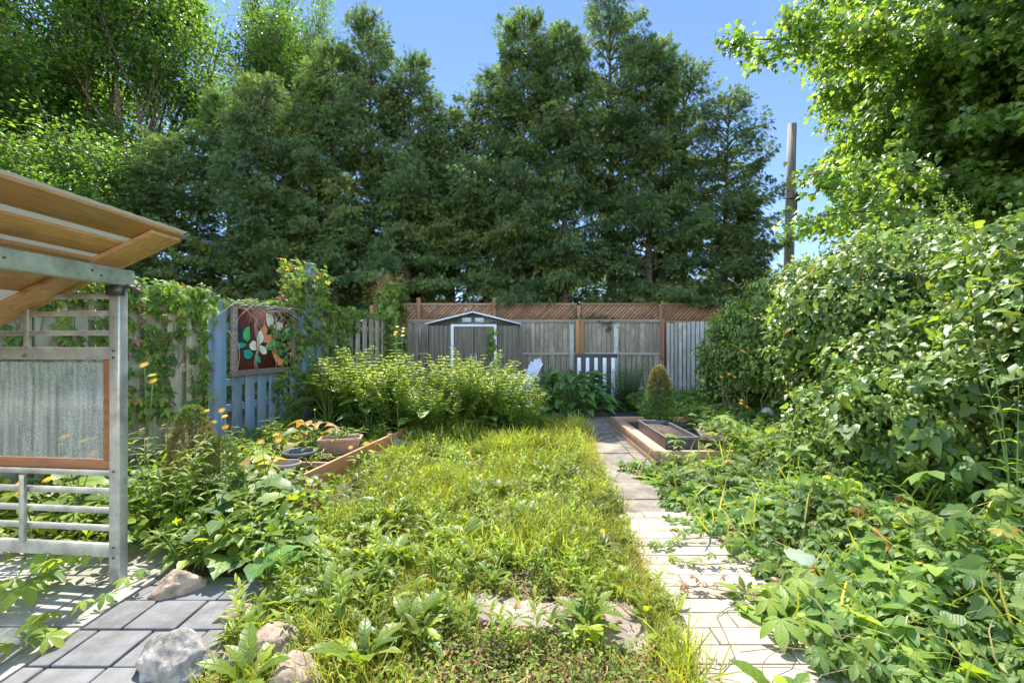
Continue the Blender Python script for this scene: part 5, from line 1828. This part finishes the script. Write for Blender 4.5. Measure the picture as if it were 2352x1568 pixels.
runner([(2.2, 4.45, .15), (2.05, 4.5, .12), (1.9, 4.55, .15), (1.6, 4.62, .2)], 'creeper trailing along the front board of the timber bed', .09, 10)

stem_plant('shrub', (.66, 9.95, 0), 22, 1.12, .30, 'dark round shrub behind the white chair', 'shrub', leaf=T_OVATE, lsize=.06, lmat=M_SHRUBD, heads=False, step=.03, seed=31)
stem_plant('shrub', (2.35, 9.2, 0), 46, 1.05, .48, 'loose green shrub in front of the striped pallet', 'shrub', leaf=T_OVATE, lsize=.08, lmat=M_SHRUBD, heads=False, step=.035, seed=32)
stem_plant('shrub', (3.1, 9.6, 0), 14, .55, .45, 'low shrub at the foot of the back fence corner', 'shrub', leaf=T_OVATE, lsize=.10, lmat=M_HOSTA, heads=False, step=.06, seed=33)

def spruce(loc, h_, r0, label, brown, n=5200, seed=0):
    root = tag(empty('dwarf_spruce', loc), label, 'conifer')
    lv = Leaves()
    z = h_ * (1 - np.sqrt(rng.random(n))) if False else h_ * rng.random(n) ** 1.25
    prof = r0 * np.sqrt(np.clip(1 - (z / h_) ** 1.7, 0, 1)) * (.55 + .45 * np.clip(z / h_ * 5, 0, 1))
    a = rng.uniform(0, 6.28, n)
    bmp = 1 + .10 * np.sin(a * 6 + z * 30) * np.sin(z * 42 + a * 3) + .05 * np.sin(a * 13 + z * 70)
    rr = prof * rng.uniform(.72, 1.0, n) * bmp
    P = np.stack([rr * np.cos(a), rr * np.sin(a), z], 1)
    out = np.stack([np.cos(a), np.sin(a), rng.uniform(-.2, 1.2, n)], 1) + rng.normal(size=(n, 3)) * .4
    fr_ = brown(P, a, z / h_)
    t = np.where(rng.random(n) < fr_, rng.uniform(.85, 1, n), rng.uniform(0, .6, n))
    lv.add(T_SPRAYS[0], P, out, rdir(n), rng.uniform(.03, .055, n), t)
    lv.build('foliage', M_SPRUCE, root, smooth=False)
    b = MB(); b.tube([(0, 0, -.05), (0, 0, h_ * .9)], [.02, .006], 6); b.build('trunk', M_BARK, root)
    return root
spruce((2.02, 6.25, .18), .82, .20, 'dwarf conical spruce with a browning top in the timber bed', lambda P, a, f: np.clip((f - .45) * 1.6, 0, .75), seed=1)
spruce((-2.42, 3.45, .0), .85, .19, 'small half-brown conifer against the left fence', lambda P, a, f: np.where((f > .45) & (f < .85), .75, .2), 3000)
spruce((-2.20, 3.42, .0), .62, .18, 'low yellow-green conifer beside the half-brown one', lambda P, a, f: .15 + 0 * f, 2200)

# yellow composite flowers
T_RAY = join([rot_tpl(blade(oval(.22), 2, .1, .1), R(a), R(12)) for a in range(0, 360, 26)])
def flower_plant(loc, h_, nfl, label, seed, group=None, size=.028, fan=.12, leaves=True, single=False, name='yellow_flower'):
    r_ = random.Random(seed)
    root = tag(empty(name, loc), label, 'flower', group)
    st, fl, lv, ctr = MB(), Leaves(), Leaves(), MB()
    fork = h_ * .55
    lx, ly = r_.uniform(-.05, .05), r_.uniform(-.03, .03)
    st.tube([(0, 0, 0), (lx * .5, ly * .5, fork * .5), (lx, ly, fork)], [.005, .004, .0035], 5)
    for i in range(nfl):
        a = r_.uniform(0, 6.28); rr = fan * r_.uniform(.2, 1) * (0 if nfl == 1 else 1)
        p = np.array([lx + rr * math.cos(a), ly + rr * .6 * math.sin(a), h_ * r_.uniform(.86, 1.02)])
        st.tube([(lx, ly, fork - .03), tuple((p + np.array([lx, ly, fork])) / 2 + np.array([rr * .2 * math.cos(a), 0, 0])), tuple(p)], [.003, .0025, .002], 4)
        nr = np.array([r_.uniform(-.3, .3), -.55 + r_.uniform(-.3, .3), .8])
        fl = Leaves()
        fl.add(T_RAY, p, np.array([1, .1, .1]), nr, size * r_.uniform(.8, 1.15), r_.random())
        fl.add(T_RAY, p + np.array([0, 0, .004]), np.array([.9, .4, .1]), nr, size * .55, 0.0)
        fl.build('flower_head', M_PETAL, root)
    if leaves:
        n_ = 9
        z = rng.uniform(.03, h_ * .6, n_); a = rng.uniform(0, 6.28, n_)
        lv.add(T_LANCE, np.stack([lx * z / fork, ly * z / fork, z], 1), np.stack([np.cos(a), np.sin(a), .35 + 0 * a], 1), (0, 0, 1), rng.uniform(.08, .15, n_), rng.random(n_) * .8)
        lv.build('leaves', M_WEED, root)
    st.build('stem', M_STEM, root)
    return root
GF = 'yellow daisy-like flowers'
FL = [(-1.62, 6.55, 1.55, 6, .2, .032, 'tall forked yellow flower stalk standing against the shed'),
      (-2.62, 3.3, 1.23, 3, .05, .032, 'tall yellow flowers right of the metal post, in front of the fence'),
      (-2.0, 3.15, .83, 2, .06, .03, 'yellow flowers beside the half-brown conifer'),
      (-2.3, 3.5, .80, 4, .12, .03, 'group of yellow flowers in front of the small conifers'),
      (-2.9, 3.0, .72, 3, .10, .032, 'yellow flowers seen through the dusty window'),
      (-2.75, 2.9, .62, 4, .12, .036, 'yellow flowers just above the wooden window sill'),
      (-2.95, 2.75, .50, 4, .12, .04, 'large yellow flowers behind the lower metal rails'),
      (-1.9, 3.6, .6, 3, .12, .032, 'yellow flowers near the pale hosta'),
      (-1.45, 4.3, .42, 3, .1, .03, 'yellow flowers in front of the orange board'),
      (-2.15, 5.0, .6, 1, .05, .02, 'thin yellow flower stalk above the terracotta pot'),
      (-1.45, 5.85, .62, 2, .06, .018, 'slim orange-yellow flower stalk by the far orange board'),
      (3.25, 6.3, 1.25, 4, .18, .035, 'yellow flowers before the middle hop mound'),
      (3.0, 6.5, .95, 3, .12, .035, 'yellow flowers at the left of the middle hop mound'),
      (3.1, 6.1, .55, 3, .08, .03, 'low yellow flowers beside the pale garden ornament'),
      (.45, 5.6, .2, 1, .03, .022, 'single small orange flower in the grass near the path'),
      (-.25, 3.8, .25, 1, .03, .02, 'single yellow flower in the middle of the lawn'),
      (.62, 2.9, .16, 1, .03, .02, 'single yellow flower in dry grass beside the pale path'),
      (-.4, 4.6, .22, 1, .03, .02, 'single yellow flower in the far lawn')]
for i, (x, y_, h_, n_, fan, sz, lb) in enumerate(FL):
    flower_plant((x, y_, 0), h_, n_, lb, 50 + i, GF, sz, fan)

# tall seed-headed weeds at the right skyline, in front of the maple
stem_plant('ragweed', (4.15, 3.9, 1.9), 9, .85, .55, 'tall pale seed-headed weeds sticking out above the nearest hop mound', 'weeds', leaf=T_LANCE, lsize=.05, lmat=M_SHRUBL, heads=True, step=.05, seed=61, headmat=M_HOPCONE)
stem_plant('ragweed', (3.05, 2.75, .25), 5, 1.35, .16, 'tall thin weed stalks at the right edge in front of the hops', 'weeds', leaf=T_LANCE, lsize=.12, lmat=M_SHRUBL, heads=True, step=.17, seed=62, headmat=M_HOPCONE)

broad_plant('weed_clump', (-1.92, 5.1, .24), 14, .10, .02, .14, 'yellowing seedlings growing in the terracotta rectangular pot', 'weeds', T_LANCE, M_WEED, seed=14, spread=.14)
broad_plant('weed_clump', (-1.6, 4.95, .05), 16, .10, .02, .14, 'small bright weeds between the terracotta pot and the orange board', 'weeds', T_OVATE, M_WEED, seed=15, spread=.1)
broad_plant('weed_clump', (-1.98, 4.45, .05), 14, .11, .03, .18, 'weeds between the two round pots', 'weeds', T_LANCE, M_WEED, seed=16, spread=.1)
broad_plant('weed_clump', (-1.7, 4.75, .05), 12, .09, .02, .1, 'low weeds on the soil right of the dark round pot', 'weeds', T_OVATE, M_WEED, seed=17, spread=.12)
# tall loose weeds in the left beds
GW = 'leafy weeds in the left bed'
for i, (x, y_, h_, n_, lb) in enumerate(((-2.3, 3.05, .85, 8, 'tall narrow-leaved weeds right behind the metal post'), (-2.75, 3.9, .7, 8, 'leafy weeds at the foot of the pale fence'),
                                         (-1.95, 5.35, .4, 12, 'leafy weeds behind the terracotta rectangular pot'), (-2.05, 4.75, .32, 9, 'weeds growing out of the dark round pot'),
                                         (-1.98, 4.0, .22, 7, 'bright weeds just inside the orange board corner'), (-2.55, 4.7, .35, 10, 'weeds left of the round pots'),
                                         (-1.65, 5.9, .38, 10, 'weeds behind the far orange board'), (-3.1, 4.8, .5, 9, 'weeds under the hanging fence creeper'),
                                         (-2.95, 5.6, .45, 9, 'dark weeds at the foot of the blue gate'), (-1.75, 3.15, .42, 12, 'lanceolate-leaved weeds among the burdocks near the lawn edge'),
                                         (-2.0, 3.2, .38, 12, 'bright tall weeds in the middle of the burdocks'), (-1.55, 2.75, .32, 10, 'low weeds right of the pinkish tan rock'), (-2.50, 3.15, .42, 12, 'bright tall weeds below the dusty window corner'), (-1.9, 2.75, .35, 9, 'weeds around the foot of the metal post'))):
    stem_plant('weed_clump', (x, y_, 0), n_, h_, .2, lb, 'weeds', GW, leaf=T_LANCE, lsize=.13, lmat=M_WEED, heads=False, step=.05, seed=70 + i)

# toothed rosette weeds in the foreground
GR = 'toothed weed rosettes in the foreground grass'
rp = None
for i, (x, y_, s_, lb) in enumerate(((-.92, 2.28, 1.05, 'spiky toothed weed behind the tan rock, nearest the burdock leaf'), (-1.02, 1.76, .95, 'spiky toothed weed at the bottom edge right of the big boulder'),
                                     (-.62, 1.86, 1.0, 'toothed weed with upright leaves at the bottom edge, left of centre'), (.36, 2.12, .9, 'toothed weed standing on the right end of the buff flagstone'),
                                     (-.45, 2.05, .9, 'toothed weed just left of the buff flagstone'), (.98, 1.62, .9, 'bright toothed weed poking up at the bottom of the pale path'),
                                     (-.72, 2.75, 1.0, 'toothed weed in front of the huge grey-green leaf'), (-.3, 3.0, 1.0, 'bright toothed weed in the middle of the foreground lawn'),
                                     (.15, 3.3, .9, 'toothed weed in the lawn between the flagstone and the far grass'), (-.9, 3.4, 1.1, 'toothed weed near the left lawn edge'),
                                     (-.1, 4.0, .9, 'toothed weed in the far middle of the lawn'), (.45, 3.0, .7, 'small toothed weed close to the pale path'))):
    if rp is None:
        rp = broad_plant('weed_rosette', (x, y_, 0), 13, .19, .01, .05, lb, 'weed', T_TOOTH, M_WEED, GR, seed=90, spread=.03, up=1.3, stem=False)
        o = rp
    else:
        o = copy_tree(rp)
    o.location = (x, y_, 0); o.scale = (s_,) * 3; o.rotation_euler = (0, 0, i * 1.7)
    tag(o, lb, 'weed', GR)

# ------------------------------------------------------------------ lawn
def lawn_mask(x, y):
    px = 0.60 + .064 * y
    left = np.where(y < 2.6, -1.33 + .10 * (2.6 - y), np.where((y > 3.8) & (y < 5.5), -1.82 + (y - 3.85) * .17, np.where(y > 3.0, -1.7, -1.45)))
    ok = (x < px + .05 * np.sin(y * 9) + .02) & (x > left) & (y > 1.5) & (y < 7.3)
    st1 = (x > -.2) & (x < .33) & (y > 2.08) & (y < 2.38)
    st2 = (x > .42) & (x < .63) & (y > 1.98) & (y < 2.32)
    return ok & ~((st1 | st2) & (rng.random(len(x)) < .97))
gl = Leaves()
n = 130000
y_ = 1.5 + 5.8 * rng.random(n) ** 1.25
x = rnd(-2.2, 1.15, n)
clump = np.sin(x * 5 + 1.2 * np.sin(y_ * 3)) * np.sin(y_ * 4.3 + x * 2) 
ok = lawn_mask(x, y_) & (rng.random(n) < .62 + .6 * clump)
ok &= ~((y_ < 1.95) & (rng.random(n) < .55))
x, y_ = x[ok], y_[ok]; m_ = len(x)
edge = np.clip((x - (0.6 + .064 * y_) + .35) / .35, 0, 1)
ax = rng.normal(size=(m_, 3)) * np.array([.45, .45, 0]) + np.array([0, 0, 1])
sz = rng.uniform(.05, .15, m_) * (1 + .5 * (y_ > 5.2)) * (1 + .45 * np.sin(x * 3.3 + 1) * np.sin(y_ * 2.7)) * np.where(y_ < 2.7, .72, 1) * np.where(x < -1.4, .7, 1)
ti = np.clip(rng.beta(1.5, 2.2, m_) + .35 * edge * rng.random(m_) + .25 * (y_ < 2.3) * rng.random(m_), 0, 1)
half = m_ // 2
P = np.stack([x, y_, np.zeros(m_)], 1)
gl.add(T_GRASS, P[:half], ax[:half], rng.normal(size=(half, 3)), sz[:half], ti[:half])
gl.add(T_GRASS2, P[half:], ax[half:], rng.normal(size=(m_ - half, 3)), sz[half:] * 1.25, ti[half:])
stuff(gl.build('grass', M_GRASS, smooth=False), 'overgrown sunlit lawn grass between the left bed and the path', 'grass')
wl = Leaves()
n = 760
y_ = 1.98 + 4.3 * rng.random(n) ** 1.15; x = rnd(-1.45, .95, n)
ok = lawn_mask(x, y_)
x, y_ = x[ok], y_[ok]
for i in range(len(x)):
    k = random.randint(4, 8)
    a = rng.uniform(0, 6.28, k)
    up_ = random.uniform(.5, 1.6)
    wl.add(T_TOOTH if i % 3 == 0 else T_LANCE, np.stack([x[i] + .01 * np.cos(a), y_[i] + .01 * np.sin(a), .01 + rng.random(k) * .05], 1), np.stack([np.cos(a), np.sin(a), up_ * rng.uniform(.5, 1.3, k)], 1), (0, 0, 1), rng.uniform(.05, .13, k), np.clip(random.random() * .6 + rng.random(k) * .4, 0, .97))
for i in range(420):
    yy_ = 2.0 + 4.6 * random.random() ** 1.2; xx_ = random.uniform(-1.5, .9)
    if not lawn_mask(np.array([xx_]), np.array([yy_]))[0]:
        continue
    hh_ = random.uniform(.10, .26); k = int(hh_ * 65)
    zz = np.linspace(.02, hh_, k); a = np.arange(k) * 2.4 + random.random() * 6
    lx_, ly_ = random.uniform(-.25, .25), random.uniform(-.25, .25)
    wl.add(T_LANCE, np.stack([xx_ + lx_ * zz, yy_ + ly_ * zz, zz], 1), np.stack([np.cos(a), np.sin(a), .5 + .7 * zz / hh_], 1), (0, 0, 1), (.10 - .045 * zz / hh_) * random.uniform(.7, 1.2), np.clip(random.random() * .5 + .45 * zz / hh_, 0, .97))
stuff(wl.build('lawn_weeds', M_WEED), 'low broad-leaved weeds mixed all through the lawn', 'weeds')
cl = Leaves()
n = 34000
y_ = 1.35 + 3.2 * rng.random(n) ** 1.4; x = rnd(-1.2, .95, n)
ok = lawn_mask(x, y_) & ((y_ < 2.4) | (x > .1) | (rng.random(n) < .4)) & ~((x > -.95) & (x < .3) & (y_ < 1.72) & (rng.random(n) < .7))
x, y_ = x[ok], y_[ok]; m_ = len(x)
cl.add(T_OVAL, np.stack([x, y_, rng.random(m_) ** 1.5 * .07 + .005], 1), rng.normal(size=(m_, 3)) * np.array([1, 1, .3]), rng.normal(size=(m_, 3)) * .35 + np.array([0, 0, 1]), rng.uniform(.012, .03, m_), rng.beta(1.5, 2, m_))
stuff(cl.build('clover', M_WEED, smooth=False), 'tiny-leaved creeping weeds round the flagstones', 'ground cover')
# left bed undergrowth
lb_ = Leaves()
n = 9000
x = rnd(-4.0, -1.35, n); y_ = rnd(2.55, 7.6, n)
ok = (x > -4.85 + .22 * y_) & ~((y_ < 2.75) & (x < -1.9)) & ~((y_ > 3.75) & (x > -1.95 + (y_ - 3.85) * .17))
x, y_ = x[ok], y_[ok]; m_ = len(x)
k = (y_ > 4.3) & (x > -2.6)
hz = np.where(k, .10, np.where(y_ > 3.9, .16, .26))
lb_.add(T_OVATE, np.stack([x, y_, hz * rng.random(m_) ** .7 + .02], 1), rng.normal(size=(m_, 3)) * np.array([1, 1, .5]), rng.normal(size=(m_, 3)) * .45 + np.array([0, -.1, 1]), rng.uniform(.04, .11, m_), rng.beta(1.5, 2, m_))
stuff(lb_.build('undergrowth', M_WEED, smooth=False), 'tangled low undergrowth filling the left bed', 'ground cover')
bk = Leaves()
n = 6500
x = rnd(-4, 4.4, n); y_ = rnd(6.4, 10.4, n)
ok = ~((x > .95) & (x < 2.95) & (y_ < 7.2)) & ~((x > .3) & (x < 1.7) & (y_ < 8.55)) & ~((x > 1.6) & (x < 2.3) & (y_ > 7.2) & (y_ < 8.6))
x, y_ = x[ok], y_[ok]; m_ = len(x)
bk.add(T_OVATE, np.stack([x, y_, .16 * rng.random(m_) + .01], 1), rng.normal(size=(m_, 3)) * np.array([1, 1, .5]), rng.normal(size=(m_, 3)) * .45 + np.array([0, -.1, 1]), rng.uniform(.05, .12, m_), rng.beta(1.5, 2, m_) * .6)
stuff(bk.build('undergrowth', M_BIGL, smooth=False), 'shaded low growth along the foot of the back fence', 'ground cover')
# dry litter
dl = Leaves()
n = 9000
x = rnd(-1.2, 1.1, n); y_ = 1.3 + 1.2 * rng.random(n) ** 1.6
k = rng.random(n) < .35
x[k] = 0.6 + .064 * y_[k] + rng.normal(size=k.sum()) * .06 - .03
y_[k] = rng.uniform(1.5, 5, k.sum()); x[k] = 0.6 + .064 * y_[k] + rng.normal(size=k.sum()) * .05 - .04
ok = x < path_x(y_) + .03
x, y_ = x[ok], y_[ok]; m_ = len(x)
dl.add(T_DIAM, np.stack([x, y_, rng.random(m_) * .025 + .002], 1), rng.normal(size=(m_, 3)) * np.array([1, 1, .25]), rng.normal(size=(m_, 3)) * .4 + np.array([0, 0, 1]), rng.uniform(.012, .04, m_), rng.random(m_))
n = 1500
x = rng.normal(-1.72, .12, n); y_ = rng.normal(3.6, .16, n)
dl.add(T_GRASS2, np.stack([x, y_, rng.random(n) * .10 + .01], 1), rng.normal(size=(n, 3)) * np.array([1, 1, .5]), (0, 0, 1), rng.uniform(.05, .14, n), rng.uniform(.2, .8, n))
n = 2200
x = rnd(-1.2, .9, n); y_ = rnd(1.35, 4.2, n)
dl.add(T_GRASS2, np.stack([x, y_, rng.random(n) * .03 + .005], 1), rng.normal(size=(n, 3)) * np.array([1, 1, .12]), (0, 0, 1), rng.uniform(.08, .2, n), rng.uniform(.5, 1, n))
stuff(dl.build('leaf_litter', M_BROWNL, smooth=False), 'dry brown leaf litter and straw along the path edge and foreground', 'leaf litter')
# tufts along the path edge
et = Leaves()
n = 5200
y_ = rnd(1.5, 7.4, n); x = path_x(y_) + rng.normal(size=n) * .045 - .05
et.add(T_GRASS2, np.stack([x, y_, 0 * x], 1), rng.normal(size=(n, 3)) * np.array([.5, .5, 0]) + np.array([.1, 0, 1]), rng.normal(size=(n, 3)), rng.uniform(.05, .13, n) * np.where(y_ > 5, 1.3, 1), rng.uniform(.45, 1, n) * np.where(y_ > 5, .8, 1))
n = 80
x = rng.normal(.70, .05, n); y_ = rng.normal(1.85, .07, n)
et.add(T_GRASS2, np.stack([x, y_, 0 * x], 1), rng.normal(size=(n, 3)) * np.array([.55, .5, 0]) + np.array([.0, 0, 1]), rng.normal(size=(n, 3)), rng.uniform(.12, .27, n), rng.uniform(.1, .6, n))
stuff(et.build('grass', M_GRASS, smooth=False), 'long yellowing grass tufts along the left edge of the path', 'grass')

hop_thing('leafy hedge beyond the pale left fence, glimpsed through its gaps', [((-6.6, 3.2, .9), (1.0, 1.9, 1.0)), ((-5.9, 6.6, .9), (1.0, 2.0, 1.0)), ((-5.2, 9.6, .9), (.9, 1.6, 1.0))], 7000, 0, .12, name='hedge', seed=12, mat=M_MAPLEF, cones=False, tpl=T_OVATE, cat='hedge')
# ------------------------------------------------------------------ small things
# pale animal-like ornament in the vines, stone figure at right, post in the hops, crumpled leaf
orn = tag(empty('garden_ornament', (3.45, 6.15, .0)), 'pale stone ornament half hidden in the vines right of the timber bed', 'ornament')
b = MB(); b.lathe([(.001, .0), (.10, .02), (.12, .12), (.08, .24), (.05, .28), (.001, .285)], n=16); b.build('body', M_STATUE, orn, smooth=True)
b = MB(); b.lathe([(.001, .27), (.07, .30), (.09, .36), (.075, .42), (.04, .455), (.001, .46)], n=16); b.tube([(-.02, -.05, .34), (-.03, -.12, .32)], [.04, .025], 8); b.build('head', M_STATUE, orn, smooth=True)
fg = tag(empty('garden_figure', (3.72, 3.55, .12)), 'small cream stone figure in the creeper at the right edge', 'ornament')
b = MB(); b.lathe([(.001, 0), (.05, .01), (.055, .05), (.03, .10), (.034, .12), (.022, .15), (.04, .17), (.045, .2), (.001, .22)], n=14); b.build('body', M_ROCKT, fg, smooth=True)
po = tag(empty('garden_post', (3.0, 4.6, 0)), 'short reddish timber post at the foot of the nearest hop mound', 'post')
b = MB(); b.box((-.045, -.045, 0), (.045, .045, .36)); b.add([(-.045, -.045, .362), (.045, -.045, .362), (.045, .045, .362), (-.045, .045, .362), (0, 0, .40)], [(0, 1, 4), (1, 2, 4), (2, 3, 4), (3, 0, 4)]); b.build('shaft', M_BEDWOOD, po, .003)
cr = Leaves(); cr.add(blade(lambda t: .8 * math.sin(math.pi * (.1 + .85 * t)), 9, .2, -.3, wave=.06), (0, 0, 0), (1, -.1, .05), (0, -.3, 1), .14, .6)
o = cr.build('crumpled_leaf', leaf_mat('bleached_leaf', [(0, G(.25, .31, .2)), (1, G(.32, .37, .26))], .25, (1, 1, .8), .8, veins=True)); o.location = (1.32, 2.2, .33)
tag(o, 'bleached crumpled leaf lying on the creeper right of the path', 'leaf')
mt = MB(); mt.box((1.75, 7.6, .022), (2.6, 8.5, .034)); tag(mt.build('doormat', M_BLACKP, bevel=.004), 'black rubber mat on the ground behind the timber bed', 'mat')
